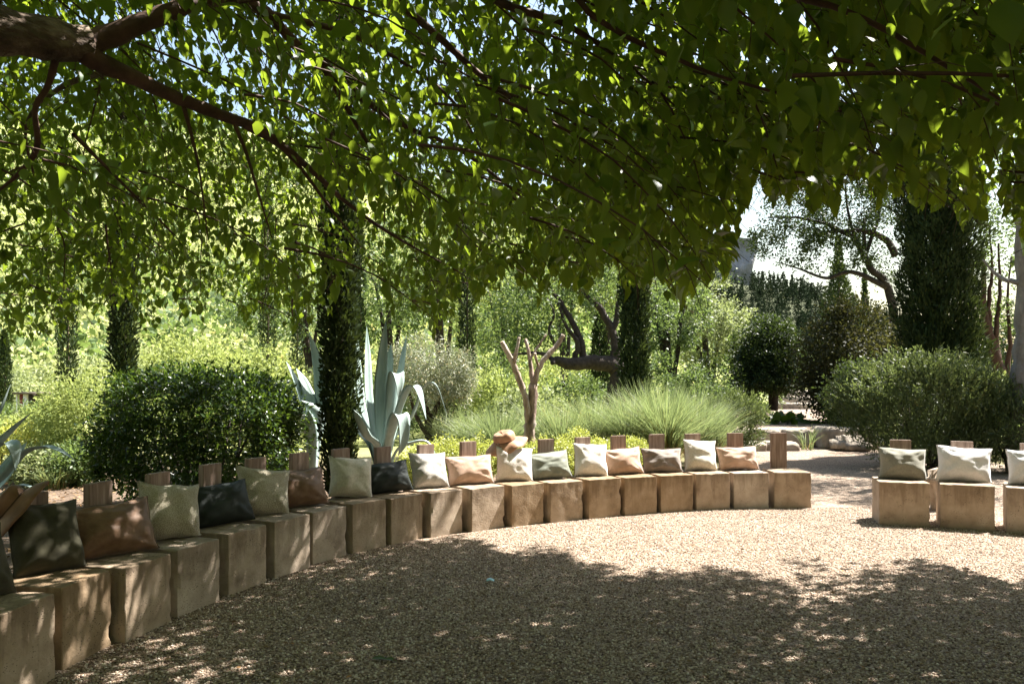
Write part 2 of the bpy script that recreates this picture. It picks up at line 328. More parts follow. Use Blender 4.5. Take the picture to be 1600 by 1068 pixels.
# ring of the court
C0, R0 = np.array([3.42, 3.57]), 5.84
arc = [(C0[0] + 6.25 * math.cos(a), C0[1] + 6.25 * math.sin(a)) for a in np.linspace(R(88), R(245), 40)]
court = [(3.7, 9.95), (4.3, 18.6), (9.0, 18.6), (9.5, 12.0), (12, 9), (14, -3), (0.5, -4)] 
poly_sheet('gravel_court', arc[::-1] + court, .006, M['gravel'])
path_pts = [(4.0, 18.75), (9.2, 18.75), (12.5, 26), (13.0, 34), (9.6, 34), (7.6, 27), (5.2, 22)]
bm = bmesh.new(); f = bm.faces.new([bm.verts.new((x, y, -.05)) for x, y in path_pts])
r_ = bmesh.ops.extrude_face_region(bm, geom=[f]); bmesh.ops.translate(bm, vec=(0, 0, .47), verts=[v for v in r_['geom'] if isinstance(v, bmesh.types.BMVert)])
bmesh.ops.recalc_face_normals(bm, faces=bm.faces); me = bpy.data.meshes.new('gravel_path'); bm.to_mesh(me); bm.free()
tag(link('gravel_path', me, M['gravel']), kind='structure')

# path platform and steps: separate rough slabs
def rock_mesh(name, size, seed, cuts=5, amp=.03, parent=None, rot=0, loc=(0, 0, 0), bev=.02):
    bm = bmesh.new(); bmesh.ops.create_cube(bm, size=1)
    bmesh.ops.scale(bm, vec=size, verts=bm.verts)
    bmesh.ops.bevel(bm, geom=bm.edges[:], offset=bev, segments=2, affect='EDGES')
    bmesh.ops.subdivide_edges(bm, edges=[e for e in bm.edges if e.calc_length() > bev * 3], cuts=cuts, use_grid_fill=True)
    o = Vector((seed * 7.3, seed * 3.1, seed * 1.7))
    for v in bm.verts:
        n = noise.noise_vector(v.co * 4 + o) * amp + noise.noise_vector(v.co * 14 + o) * amp * .35
        v.co += n
    bmesh.ops.transform(bm, matrix=Matrix.Translation(loc) @ Matrix.Rotation(rot, 4, 'Z'), verts=bm.verts)
    me = bpy.data.meshes.new(name); bm.to_mesh(me); bm.free()
    me.polygons.foreach_set('use_smooth', np.ones(len(me.polygons), bool)); return me

st = thing('garden_steps', 'rough stone steps rising from the gravel court to the path', 'steps', (5.6, 17.9, 0))
rs = random.Random(3)
def slab_row(parent, x0, x1, y, z0, z1, depth, n, skew=0.0, seed=0):
    xs_ = np.linspace(x0, x1, n + 1)
    for i in range(n):
        w = xs_[i + 1] - xs_[i] - .012
        c = ((xs_[i] + xs_[i + 1]) / 2 - parent.location.x, y + skew * i - parent.location.y + rs.uniform(-.04, .04), (z0 + z1) / 2 - parent.location.z)
        link('slab', rock_mesh('slab', (w, depth, z1 - z0), seed + i, 5, .035, rot=rs.uniform(-.04, .04), loc=c, bev=.03), M['rock'], parent)
slab_row(st, 4.25, 6.55, 17.6, -.03, .19, .55, 3, .05, 10)
slab_row(st, 3.95, 7.3, 18.7, -.03, .435, .7, 4, .03, 20)
slab_row(st, 7.3, 8.6, 18.35, -.03, .5, .8, 2, -.1, 30)
st2 = thing('garden_steps', 'worn shaded stone treads climbing beyond the gravel path', 'steps', (12.6, 34.4, 0))
slab_row(st2, 11.6, 14.6, 33.6, .0, .68, .9, 2, 0, 40)
slab_row(st2, 11.9, 15.0, 34.7, .0, .95, 1.0, 2, 0, 50)
slab_row(st2, 12.3, 15.6, 36.0, .0, 1.2, 1.4, 2, 0, 60)
for i, (sx_, sy_, w_, h_, lb) in enumerate([(10.2, 33.5, 1.3, .6, 'pale flat boulder beside the dome shaped tree'), (7.75, 17.6, .7, .4, 'low rough stone at the foot of the rosemary mound')]):
    o = link('boulder', rock_mesh('boulder', (w_, .8, h_), 70 + i, 4, .10, bev=.12), M['rock']); o.location = (sx_, sy_, h_ * .3 + (.4 if i == 0 else 0)); tag(o, lb, 'boulder')

# ------------------------------------------------------------------ stone cubes, planks, cushions
A = np.array([(96,1053,179,1009),(198,999.5,269,968.7),(276.5,964.6,346.7,938.6),(356.7,935,419,909),(430,906.5,485.6,888),(489,884,542.6,865.8),(551.6,864,604,853),(609,853.7,664,839),(670,840,726.6,830.7),(735.6,831.8,791,824.4),(798,823,852,817),(859,817.6,912.6,812),(921,813,970,807.5),(976,806,1027,802),(1032.6,802.6,1084,798),(1090,798,1139.5,795),(1146,795,1202.5,793.6),(1208,794,1270,795)], float)
dL, dR = F * EYE / (A[:, 1] - HY), F * EYE / (A[:, 3] - HY)
PL = np.c_[(A[:, 0] - CX) / F * dL, dL]; PR = np.c_[(A[:, 2] - CX) / F * dR, dR]
idx = np.arange(18); Dm = (PL + PR)[:, 1] / 2
ds = np.polyval(np.polyfit(idx, Dm, 5), idx); mid = np.c_[((A[:, 0] + A[:, 2]) / 2 - CX) / F * ds, ds]
ang = np.degrees(np.arctan2((PR - PL)[:, 1], (PR - PL)[:, 0])); ang = .75 * np.polyval(np.polyfit(idx, ang, 3), idx) + .25 * ang
p0 = mid[0] - .5 * np.array([math.cos(R(88)), math.sin(R(88))])
mid = np.vstack([p0, mid]); ang = np.radians(np.concatenate([[87], ang]))
BW, BH = .46, .46
ORD = ['', 'first', 'second', 'third', 'fourth', 'fifth', 'sixth', 'seventh', 'eighth', 'ninth', 'tenth', 'eleventh', 'twelfth', 'thirteenth', 'fourteenth', 'fifteenth', 'sixteenth', 'seventeenth', 'eighteenth']

def block_mesh(seed, w, d, h):
    bm = bmesh.new(); bmesh.ops.create_cube(bm, size=1); bmesh.ops.scale(bm, vec=(w, d, h), verts=bm.verts)
    bmesh.ops.translate(bm, vec=(0, 0, h / 2 - .01), verts=bm.verts)
    bmesh.ops.bevel(bm, geom=bm.edges[:], offset=.004, segments=1, affect='EDGES')
    bmesh.ops.subdivide_edges(bm, edges=[e for e in bm.edges if e.calc_length() > .1], cuts=15, use_grid_fill=True)
    o = Vector((seed * 5.1, seed * 2.3, seed * 9.7)); c = Vector((0, 0, h / 2))
    for v in bm.verts:
        q = v.co - c; e = sorted((abs(abs(q.x) - w / 2), abs(abs(q.y) - d / 2), abs(abs(q.z) - h / 2)))[1]   # distance to the nearest edge
        n = noise.noise(v.co * 7 + o) * .004 + noise.noise(v.co * 25 + o) * .003
        v.co += q.normalized() * n
        if e < .03 and q.z > -h * .4:
            chip = max(0, noise.noise(v.co * 9 + o) - .25) * .05 * (1 - e / .03) + max(0, noise.noise(v.co * 38 + o) - .1) * .012 * (1 - e / .03)
            v.co -= q.normalized() * chip
    me = bpy.data.meshes.new('stone_block'); bm.to_mesh(me); bm.free()
    me.set_sharp_from_angle(angle=R(25)) if hasattr(me, 'set_sharp_from_angle') else None; me.materials.append(M['stone']); return me

def frame(a): return np.array([math.cos(a), math.sin(a)]), np.array([-math.sin(a), math.cos(a)])   # tangent, outward
def slide(c, tg, target, z=None):                # slide along tangent until it appears at photo column target
    lo, hi = -.6, .6
    for _ in range(40):
        s = (lo + hi) / 2; q = c + tg * s
        if CX + q[0] / q[1] * F < target: lo = s
        else: hi = s
    return c + tg * s

def plank_mesh(seed, w, th, h):
    bm = bmesh.new(); bmesh.ops.create_cube(bm, size=1); bmesh.ops.scale(bm, vec=(w, th, h), verts=bm.verts)
    bmesh.ops.translate(bm, vec=(0, 0, h / 2 - .03), verts=bm.verts)
    bmesh.ops.bevel(bm, geom=bm.edges[:], offset=.004, segments=2, affect='EDGES')
    me = bpy.data.meshes.new('backrest_plank'); bm.to_mesh(me); bm.free(); me.materials.append(M['wood']); return me

def cushion_mesh(seed, w, h, th, wr=.012, flange=.0):
    n = 26; o = Vector((seed * 3.3, seed * 8.1, seed * 1.9)); V = []; idxm = {}
    u = np.linspace(-1, 1, n + 1)
    def pt(a, b, sgn):
        pa = abs(a); pb = abs(b)
        x = w / 2 * a * (1 - .085 * (1 - b * b)); z = h / 2 * b * (1 - .085 * (1 - a * a))
        prof = max(0, (1 - pa ** 2.6) * (1 - pb ** 2.6)) ** .55
        y = sgn * th / 2 * prof * (1.0 - .16 * b)
        v = Vector((x, y, z))
        k = noise.noise(Vector((a * 1.4, b * 1.4, sgn)) + o) * .026 + noise.noise(Vector((a * 3.2, b * 3.2, sgn * 2)) + o) * wr * .7 + noise.noise(Vector((a * 2.2 + b * 3, b * 7 - a * 2, sgn * 2)) + o) * wr * .3
        # creases that fan out of the corners
        for ca, cb in ((-1, -1), (1, -1), (-1, 1), (1, 1)):
            dx, dz = a - ca, b - cb; rr = math.hypot(dx, dz)
            if rr < 1.1: k += math.sin(math.atan2(dz, dx) * 11 + seed + ca) * wr * 1.0 * (1 - rr / 1.1) * min(1, rr * 4)
        v.y += sgn * k * min(1, prof * 1.6)
        v.z += noise.noise(Vector((a * 2, 7.7, b * .5)) + o) * .012; v.x += noise.noise(Vector((b * 2, 3.3, a * .5)) + o) * .010
        return v
    bm = bmesh.new(); G = {}
    for sgn in (-1, 1):
        for i, a in enumerate(u):
            for j, b in enumerate(u):
                edge = i in (0, n) or j in (0, n)
                if edge and (0, i, j) in G: G[(sgn, i, j)] = G[(0, i, j)]; continue
                vv = bm.verts.new(pt(a, b, sgn) if not edge else pt(a, b, 1)); G[(sgn, i, j)] = vv
                if edge: G[(0, i, j)] = vv
        for i in range(n):
            for j in range(n):
                f = [G[(sgn, i, j)], G[(sgn, i + 1, j)], G[(sgn, i + 1, j + 1)], G[(sgn, i, j + 1)]]
                bm.faces.new(f if sgn < 0 else f[::-1])
    loop = [G[(0, i, 0)].co.copy() for i in range(n)] + [G[(0, n, j)].co.copy() for j in range(n)] + [G[(0, i, n)].co.copy() for i in range(n, 0, -1)] + [G[(0, 0, j)].co.copy() for j in range(n, 0, -1)]
    return bm, loop

def place_cushion(label, w, h, th, face, base, ztop, lean, roll, mat, seed, seam=None, wr=.012):
    """face: direction angle of the cushion's width axis; base: xy of bottom middle"""
    bm, loop = cushion_mesh(seed, w, h, th, wr)
    Mx = Matrix.Rotation(face, 4, 'Z') @ Matrix.Rotation(-lean, 4, 'X') @ Matrix.Rotation(roll, 4, 'Y') @ Matrix.Translation((0, 0, h / 2))
    zs = [(Mx @ v.co).z for v in bm.verts]; lift = -np.percentile(zs, 3)
    root = thing('cushion', label, 'cushion', (base[0], base[1], ztop))
    for v in bm.verts:
        q = Mx @ v.co; q.z += lift
        if q.z < .002: q.z = -.003 + .02 * (q.z - .002) * .1
        v.co = q
    me = bpy.data.meshes.new('cover'); bm.to_mesh(me); bm.free(); me.polygons.foreach_set('use_smooth', np.ones(len(me.polygons), bool))
    link('cover', me, mat, root)
    pts = []
    for c in loop:
        q = Mx @ c; q.z = max(q.z + lift, .002); pts.append(np.array(q))
    tb = Tubes(); tb.add(np.array(pts + [pts[0]]), .0045 if seam else .003, 5, cap=False)
    for k in range(len(tb.V)): tb.V[k] = tb.V[k] + np.array(root.location)
    tb.build('piping', seam or mat, root)
    return root

# per cube: plank column, cushion (column, width, height, yaw towards camera, roll, material, words)
PK = [-30, 52, 154, 246, 327, 398, 467, 533, 597, 664, 730, 790, 852, 910, 965.5, 1026.5, 1083, 1148, 1216.5]
CU = [(-8, .46, .40, -35, 0, 'olive_velvet', 'plump dark olive cushion', 0),
      (80, .40, .44, -42, 2, 'olive_velvet', 'dark olive velvet square cushion under the hanging hat', 0),
      (181, .56, .36, -40, -2, 'brown_leather', 'brown satin oblong cushion', 1),
      (266, .44, .42, -36, 8, 'cream_knit', 'cream knitted square cushion', 0),
      (350, .54, .34, -32, -3, 'black_green', 'black green oblong cushion', 0),
      (411, .46, .42, -34, 10, 'cream_knit', 'cream knitted square cushion', 0),
      (470, .54, .35, -34, -2, 'brown_leather', 'brown satin oblong cushion', 1),
      (548, .43, .42, -32, 8, 'cream_wool', 'cream fleece square cushion', 0),
      (609, .54, .33, -26, -3, 'black_green', 'black green oblong cushion', 0),
      (674, .42, .40, -22, 2, 'linen_grey', 'pale grey linen square cushion', 0),
      (737, .54, .33, -20, -2, 'tan_rose', 'rose tan oblong cushion', 1),
      (804, .44, .40, -16, 6, 'white_wool', 'white woollen square cushion under the crumpled hat', 0),
      (861, .54, .33, -14, -5, 'sage', 'grey green oblong cushion with a dipped corner', 0),
      (924, .42, .41, -14, 4, 'white_wool', 'white woollen square cushion', 0),
      (976, .52, .33, -8, -3, 'tan_rose', 'rose tan oblong cushion', 1),
      (1036, .53, .31, -10, 1, 'taupe', 'taupe grey oblong cushion', 1),
      (1096, .43, .41, -6, 3, 'cream_wool', 'cream fleece square cushion', 0),
      (1155, .55, .31, 0, -1, 'tan_rose', 'rose tan oblong cushion', 1),
      None]
M['seam'] = fabric('dark_piping', (0.084, 0.050, 0.029), (0.118, 0.071, 0.042), 20)
tops = {}
for i in range(19):
    tg, out_ = frame(ang[i]); c = mid[i] + out_ * BW / 2; k = 18 - i
    o = link('stone_block', block_mesh(i + 1, float(np.interp(i, [0, 4, 10, 18], [.40, .415, .43, .45])) * rs.uniform(.985, 1.02), BW, BH * rs.uniform(.985, 1.005))); o.location = (c[0], c[1], 0); o.rotation_euler = (0, 0, ang[i])
    tag(o, 'bare stone cube seat ending the curved row, no cushion on it' if k == 0 else f'tan stone cube seat, {ORD[k]} along the curved row from the bare cube', 'stone seat', 'stone cubes of the curved row')
    pc = slide(c + out_ * (BW / 2 + .034), tg, PK[i]) if i else c + out_ * (BW / 2 + .034)
    o = link('backrest_plank', plank_mesh(i, .205, .05, .93 + rs.uniform(-.012, .012))); o.location = (pc[0], pc[1], 0); o.rotation_euler = (0, rs.uniform(-.012, .012), ang[i] + rs.uniform(-.05, .05))
    tops[i] = (pc, ang[i])
    tag(o, 'upright wooden plank fully in view behind the bare stone cube' if k == 0 else f'upright wooden plank behind the {ORD[k]} stone cube along from the bare cube', 'plank', 'upright planks behind the curved row')
    if CU[i]:
        cx_, w, h, yaw, roll, mt, words, sm = CU[i]
        b = slide(c + out_ * .07, tg, cx_) if i else c + out_ * .05
        dlt = b - c; s_ = float(np.clip(dlt @ tg, -.17, .17)); b = c + out_ * .07 + tg * s_
        place_cushion(f'{words}, {ORD[k]} cube from the bare cube', w, h, .225, ang[i] + R(yaw * (.68 if i < 10 else 1)), b, BH - .008, R(23 if i < 10 else 18), R(roll), M[mt], i + 1, M['seam'] if sm else None, .013 if sm or mt in ('black_green', 'sage') else .009)
# three cubes across the gap
RB = [((1374, 820), (1453, 823.8)), ((1468, 825), (1556, 831)), ((1573, 832.7), (1665, 840))]
RC = [(1410, .50, .37, 'olive_linen', 'olive grey linen oblong cushion with shadowed front'), (1506, .54, .40, 'white_linen', 'bright white linen pillow with pointed corner ears'), (1618, .50, .40, 'white_linen', 'pale linen pillow on the cube beside the bright white pillow')]
RP = [1407, 1503, 1612]
for i, ((xl, yl), (xr, yr)) in enumerate(RB):
    d1, d2 = F * EYE / (yl - HY), F * EYE / (yr - HY); a_ = np.array([gx(xl, d1), d1]); b_ = np.array([gx(xr, d2), d2])
    an = math.atan2(*(b_ - a_)[::-1]); tg, out_ = frame(an); c = (a_ + b_) / 2 + out_ * .24; w = float(np.linalg.norm(b_ - a_))
    o = link('stone_block', block_mesh(40 + i, .5, .48, .485)); o.location = (c[0], c[1], 0); o.rotation_euler = (0, 0, an)
    tag(o, ['tan stone cube holding the olive grey cushion across the gap', 'tan stone cube holding the bright white pillow across the gap', 'tan stone cube beyond the bright white pillow, across the gap'][i], 'stone seat', 'stone cubes across the gap')
    pc = slide(c + out_ * (.24 + .034), tg, RP[i])
    o = link('backrest_plank', plank_mesh(60 + i, .215, .05, .93)); o.location = (pc[0], pc[1], 0); o.rotation_euler = (0, 0, an)
    tag(o, ['grey wooden plank end showing above the olive grey cushion', 'wooden plank edge just above the bright white pillow', 'wooden plank behind the pale pillow beyond the bright white one'][i], 'plank', 'upright planks across the gap')
    cx_, w, h, mt, lb = RC[i]; b = slide(c + out_ * .06, tg, cx_)
    place_cushion(lb, w, h, .23, an + R([2, 4, 0][i]), b, .485 - .008, R(15), R([3, 3, -2][i]), M[mt], 80 + i, None, .012)
q = px(1461, 780, 9.4); o = link('boulder', rock_mesh('boulder', (.3, .3, .5), 91, 4, .06, bev=.1), M['stone']); o.location = (q[0], q[1], .24); tag(o, 'rough upright stone behind the gap between two cubes', 'boulder')

# ------------------------------------------------------------------ hats
M['hat_dark'] = fabric('brown_hat_leather', (.15, .075, .038), (.23, .12, .065), 10, .6, .15, .1)
def hat(label, loc, rot, seed, s=1.0, flop=.06, hm='hat_leather'):
    root = thing('leather_hat', label, 'hat', loc); Mx = Euler(rot).to_matrix().to_4x4()
    n, o = 40, Vector((seed, seed * 2, 3.0))
    def ring_surface(prof, wav):
        V = []; 
        for r, z, wv in prof:
            for k in range(n):
                a = 2 * math.pi * k / n
                d = noise.noise(Vector((math.cos(a) * 1.6, math.sin(a) * 1.6, seed + r * 3))) 
                rr = r * (1 + .10 * d) * (1.12 if True else 1); e = .86
                V.append(Mx @ Vector((math.cos(a) * rr * s, math.sin(a) * rr * e * s, (z + wv * (math.sin(a + seed) * flop * .5 + math.sin(3 * a + seed * 2) * flop * .25 + d * flop * 1.2)) * s)))
        m_ = len(prof); I_ = np.arange(m_ - 1)[:, None] * n; j = np.arange(n)[None]; k2 = (j + 1) % n
        return np.array(V), np.stack([I_ + j, I_ + k2, I_ + n + k2, I_ + n + j], -1).reshape(-1, 4)
    crown = [(.088, 0, .0), (.092, .028, .1), (.089, .052, .15), (.076, .072, .2), (.055, .080, .25), (.034, .074, .25), (.014, .068, .2), (.001, .066, .2)]
    V, Q = ring_surface(crown, 1); c = link('crown', mesh_np('crown', V, [Q], smooth=True), M[hm], root)
    brim = [(.087, .004, 0), (.11, -.006, .3), (.14, -.022, .8), (.165, -.042, 1.1), (.178, -.056, 1.2), (.177, -.060, 1.2), (.14, -.027, .8), (.087, -.002, 0)]
    V, Q = ring_surface(brim, 1); link('brim', mesh_np('brim', V, [Q], smooth=True), M[hm], root)
    V, Q = ring_surface([(.0895, .003, 0), (.0895, .022, .05), (.087, .022, .05), (.087, .003, 0)], 1); link('hat_band', mesh_np('hat_band', V, [Q], smooth=True), M['bark_red'], root)
    return root
pc, a_ = tops[11]; tg, out_ = frame(a_)
hat('crumpled tan leather hat perched on a plank above the white cushion', (pc[0] + out_[0] * .02, pc[1] + out_[1] * .02, .89), (R(20), R(-8), R(-20)), 1.3, 1.3, .03)
pc, a_ = tops[1]; tg, out_ = frame(a_)
hat('brown leather hat hung over a plank behind the dark olive cushion', (pc[0] - tg[0] * .10 - .05, pc[1] - tg[1] * .10, .83), (R(10), R(-52), R(15)), 4.1, 1.1, .012, 'hat_dark')

# ------------------------------------------------------------------ foliage tools
def blob(rg, n, c, r, nc, cr, shell=.55, zmin=None, box=False):
    """n points gathered in nc clumps inside an ellipsoid (or rounded box) -> positions, outward directions"""
    c = np.asarray(c, float); r = np.asarray(r, float)
    d = norm(rg.normal(size=(nc, 3)))
    if box: d = d / (np.abs(d) ** 5).sum(1, keepdims=True) ** .2
    rad = (shell ** 3 + (1 - shell ** 3) * rg.random(nc)) ** (1 / 3)
    cc = d * rad[:, None] * r
    w = rg.random(nc) ** .7 + .25; k = rg.choice(nc, n, p=w / w.sum())
    off = norm(rg.normal(size=(n, 3))) * (rg.random(n) ** .45)[:, None] * cr * (.6 + .8 * rg.random(nc))[k][:, None]
    p = c + cc[k] + off; o = norm(cc[k] / r ** 1.0 + off / np.max(cr) * .8)
    if zmin is not None: m_ = p[:, 2] > zmin; p, o = p[m_], o[m_]
    return p, o
def leaves(name, rg, p, o, L, Wr, mat, parent, tmpl=LEAF_TRI, droop=0., outw=.5, up=.4, jit=.9, stuff=False):
    n = len(p); d = norm(o * outw + rg.normal(size=(n, 3)) * jit * .6 + np.array([0, 0, -droop]))
    nr = norm(rg.normal(size=(n, 3)) * .7 + o * .5 + np.array([0, 0, up]))
    LL = L * (.65 + .7 * rg.random(n))
    me = leaf_mesh(name, tmpl, p, d, nr, LL, LL * Wr, rg.random(n) * .8, parent)
    return link(name, me, mat, parent)

def shrub(name, label, cat, x, d, ztop, w, depth, mat, n, L, Wr=.5, seed=0, group=None, zbot=0.05, nc=60, cr=None, shell=.6, box=False, droop=0., outw=.6, up=.4, tmpl=LEAF_TRI, stems=4, bark='bark_dark', zb=None):
    rg = np.random.default_rng(seed + 100); X = gx(x, d); g = float(ground_z(X, d)) if zb is None else zb
    root = thing(name, label, cat, (X, d, g), group)
    h = (ztop - g - zbot) / 2; c = (X, d, g + zbot + h); r = (w / 2, depth / 2, h)
    cr = cr or .22 * min(r)
    p, o = blob(rg, n, c, np.array(r) * .9, nc, cr, shell, g + .01, box)
    leaves('foliage', rg, p, o, L, Wr, M[mat], root, tmpl, droop, outw, up)
    tb = Tubes()
    for k in range(stems):
        a = rg.random() * 6.28; e = np.array([X + math.cos(a) * r[0] * .5, d + math.sin(a) * r[1] * .5, g + zbot + h * 1.2])
        b = np.array([X + math.cos(a) * r[0] * .12, d + math.sin(a) * r[1] * .12, g - .03]); q = (b + e) / 2 + rg.normal(0, .05, 3)
        tb.add(spline([b, q, e], 4), np.linspace(.02, .006, 9) * max(1, w * .6), 6)
    tb.build('stem', M[bark], root)
    return root

def tree(name, label, cat, x, d, trunk_pts, blobs, mat, n, L, Wr=.5, seed=0, group=None, bark='bark_dark', limbs=(), tmpl=LEAF_TRI, droop=.1, nc=50, crk=.3, shell=.5, up=.4):
    """trunk_pts: rows (px x, px y, distance, radius); limbs: lists of the same; blobs: (px x, px y, distance, rx, ry, rz, weight)"""
    rg = np.random.default_rng(seed + 500); X = gx(x, d); g = float(ground_z(X, d))
    root = thing(name, label, cat, (X, d, g), group)
    def tube(nm, rows, sides):
        P = np.array([np.append(px(a, b, c), r) for a, b, c, r in rows]); sp = spline(P, 5)
        sp[1:-1, :3] += rg.normal(0, .012, (len(sp) - 2, 3)) * np.minimum(1, sp[1:-1, 3:4] * 15)
        tb = Tubes(); tb.add(sp[:, :3], np.maximum(sp[:, 3], .003), sides, .05, seed); return tb.build(nm, M[bark], root)
    if trunk_pts: 
        a0 = trunk_pts[0]; q = px(a0[0], a0[1], a0[2])
        tube('trunk', trunk_pts, 10)
    for l in limbs: tube('branch', l, 7)
    P, O = [], []; tw = sum(b[6] for b in blobs)
    for b in blobs:
        c = px(b[0], b[1], b[2]); r = np.array(b[3:6]); p, o = blob(rg, int(n * b[6] / tw), c, r, nc, crk * r.min(), shell, .3); P.append(p); O.append(o)
    P, O = np.concatenate(P), np.concatenate(O)
    leaves('crown', rg, P, O, L, Wr, M[mat], root, tmpl, droop, .5, up)
    return root

def cypress(label, x, d, w, ztop, n, seed, L=.07, group='cypress columns in the garden', zb=None, cone=.25, base=.0, mat='cypress', lumpy=1.0, lw=.42):
    rg = np.random.default_rng(seed + 900); X = gx(x, d); g = float(ground_z(X, d)) if zb is None else zb
    root = thing('cypress_tree', label, 'cypress', (X, d, g), group)
    zz = g + base + .1 + (ztop - g - base - .1) * rg.random(n) ** .95; f = (zz - g) / (ztop - g)
    prof = np.interp(f, [0, .04, .15, .55, .85, 1], [.55, .8, 1, .95, .95 - cone * 1.6, .04])
    a = rg.random(n) * 6.283
    lump = 1 + lumpy * (.12 * np.sin(a * 3 + zz * 4 / max(1, w) + seed) + .10 * np.sin(a * 7 - zz * 9 / max(1, w)) + .07 * np.sin(zz * 17 / max(1, w) + a * 5))
    rr = w / 2 * prof * lump * (.25 + .75 * rg.random(n) ** .5)
    p = np.stack([X + np.cos(a) * rr, d + np.sin(a) * rr, zz], -1); o = np.stack([np.cos(a), np.sin(a), 0 * a], -1)
    dd = norm(o * .55 + np.array([0, 0, .9]) + rg.normal(size=(n, 3)) * .35); nr = norm(o + rg.normal(size=(n, 3)) * .5)
    LL = L * (.7 + .8 * rg.random(n))
    link('crown', leaf_mesh('crown', LEAF_TRI, p, dd, nr, LL, LL * lw, rg.random(n) * .8, root), M[mat], root)
    tb = Tubes(); tb.add([[X, d, g - .05], [X + .02, d, g + (ztop - g) * .5], [X, d, ztop - .3]], [w * .09, w * .06, .01], 8, .06, seed); tb.build('trunk', M['bark'], root)
    return root

# ------------------------------------------------------------------ cypresses
G1 = 'slim cypresses in the bright far garden'; L1 = 'slim dark cypress column standing in the bright far garden'
cypress('tall dark cypress column rising between the two big agaves', 531, 9.7, .46, 8.5, 26000, 1, .07)
cypress('near black cypress column directly behind the clipped leafy hedge', 193, 13.5, .44, 7.5, 15000, 2, .08)
cypress('slim dark cypress between the red hut and the near black cypress', 105, 20, .46, 6.5, 5000, 3, .09, G1)
cypress('short slim cypress with its tip in view near the red hut', 7, 26, .42, 3.3, 3000, 4, .1, G1)
cypress('slim dark cypress rising over the end of the clipped hedge', 418, 22, .46, 7.5, 5000, 5, .09, G1)
cypress('thin far cypress above the smaller agave', 464, 30, .42, 8, 3500, 6, .11, G1)
cypress('thin far cypress rising right behind the big agave tips', 563, 32, .48, 9, 3500, 7, .11, G1)
cypress('dark cypress column rising from the grasses beside the silvery olive', 729, 20, .42, 7.0, 5000, 8, .09, None)
cypress('stout cypress column behind the tall grass next to the twisted tree', 991, 17.5, .66, 6.6, 14000, 9, .10, None)
cypress('dark cypress seen through the arch of the twisted tree', 936, 26, .7, 3.9, 5000, 10, .1, None)
cypress('massive dark cypress towering behind the rosemary mound', 1468, 16.5, 1.62, 10.5, 80000, 11, .11, None, lumpy=1.1, lw=.28)
cypress('pointed far cypress behind the spreading tree at the path', 1310, 42, 2.1, 9.5, 7000, 12, .17, None, cone=.5)
cypress('small far cypress tip beside the pointed cypress', 1351, 46, .8, 8.3, 3000, 13, .16, None, cone=.5)

# ------------------------------------------------------------------ hedge, shrubs
shrub('clipped_hedge', 'dark clipped leafy hedge bush behind the cushioned cubes', 'hedge', 318, 9.5, 1.72, 2.45, 1.9, 'hedge', 34000, .062, .46, 1, zbot=.08, nc=420, cr=.20, shell=.72, box=True, tmpl=LEAF_MID, stems=9)
shrub('lime_shrub', 'bright yellow green feathery bush left of the clipped hedge', 'shrub', 140, 12.5, 1.75, 1.5, 1.4, 'lime', 9000, .075, .34, 2, nc=120, cr=.3, droop=.2)
shrub('lime_shrub', 'tall sunlit yellow green bush rising behind the clipped hedge', 'shrub', 300, 15.5, 2.5, 3.2, 2.0, 'lime', 12000, .09, .4, 3, nc=140, cr=.4)
shrub('lime_shrub', 'sunlit lime bush between the hedge and the slim cypress', 'shrub', 405, 14.0, 2.3, 1.5, 1.4, 'lime', 6000, .085, .42, 4, nc=70, cr=.3)
G2 = 'low sunlit bushes in the left garden'
for k, (x, d, zt, w, mt, lb) in enumerate([(75, 13.0, .95, 1.3, 'lime', 'low lime green bush touching the feathery bush by the hedge'), (20, 12.2, .85, 1.2, 'yellow', 'low golden yellow bush behind the shaded agave leaves'), (60, 15.5, 1.0, 1.6, 'lime', 'rounded lime bush just in front of the red hut'), (30, 17, 1.15, 1.7, 'green', 'rounded green bush below the short slim cypress'), (90, 18.5, 1.2, 1.5, 'lime', 'lime bush at the foot of the slim cypress by the hut'), (-40, 15, 1.1, 1.8, 'lime', 'lime bush beyond the base of the shaded agave'), (120, 11.6, .6, .7, 'green', 'small green bush at the foot of the clipped hedge'), (60, 11.6, .5, .8, 'pale', 'small pale bush on the soil near the hung hat')]):
    shrub('garden_bush', lb, 'bush', x, d, zt, w, w, mt, 4500, .065, .42, 20 + k, G2, nc=70, cr=.2)
G3 = 'pale blossoming bushes at the hill foot'
for k, (x, d, zt, w, lb) in enumerate([(60, 28, 2.2, 3.2, 'pale whitish bush directly behind the red hut'), (150, 30, 2.6, 3.4, 'pale whitish bush between the cypress by the hut and the near black cypress'), (-20, 31, 2.6, 3.6, 'pale whitish bush behind the short slim cypress'), (250, 31, 3.0, 3.2, 'pale whitish bush on the hill foot beyond the clipped hedge')]):
    shrub('flowering_bush', lb, 'bush', x, d, zt, w, w, 'pale', 4500, .12, .5, 40 + k, G3, nc=80, cr=.5)
G4 = 'yellow green mounds behind the row'
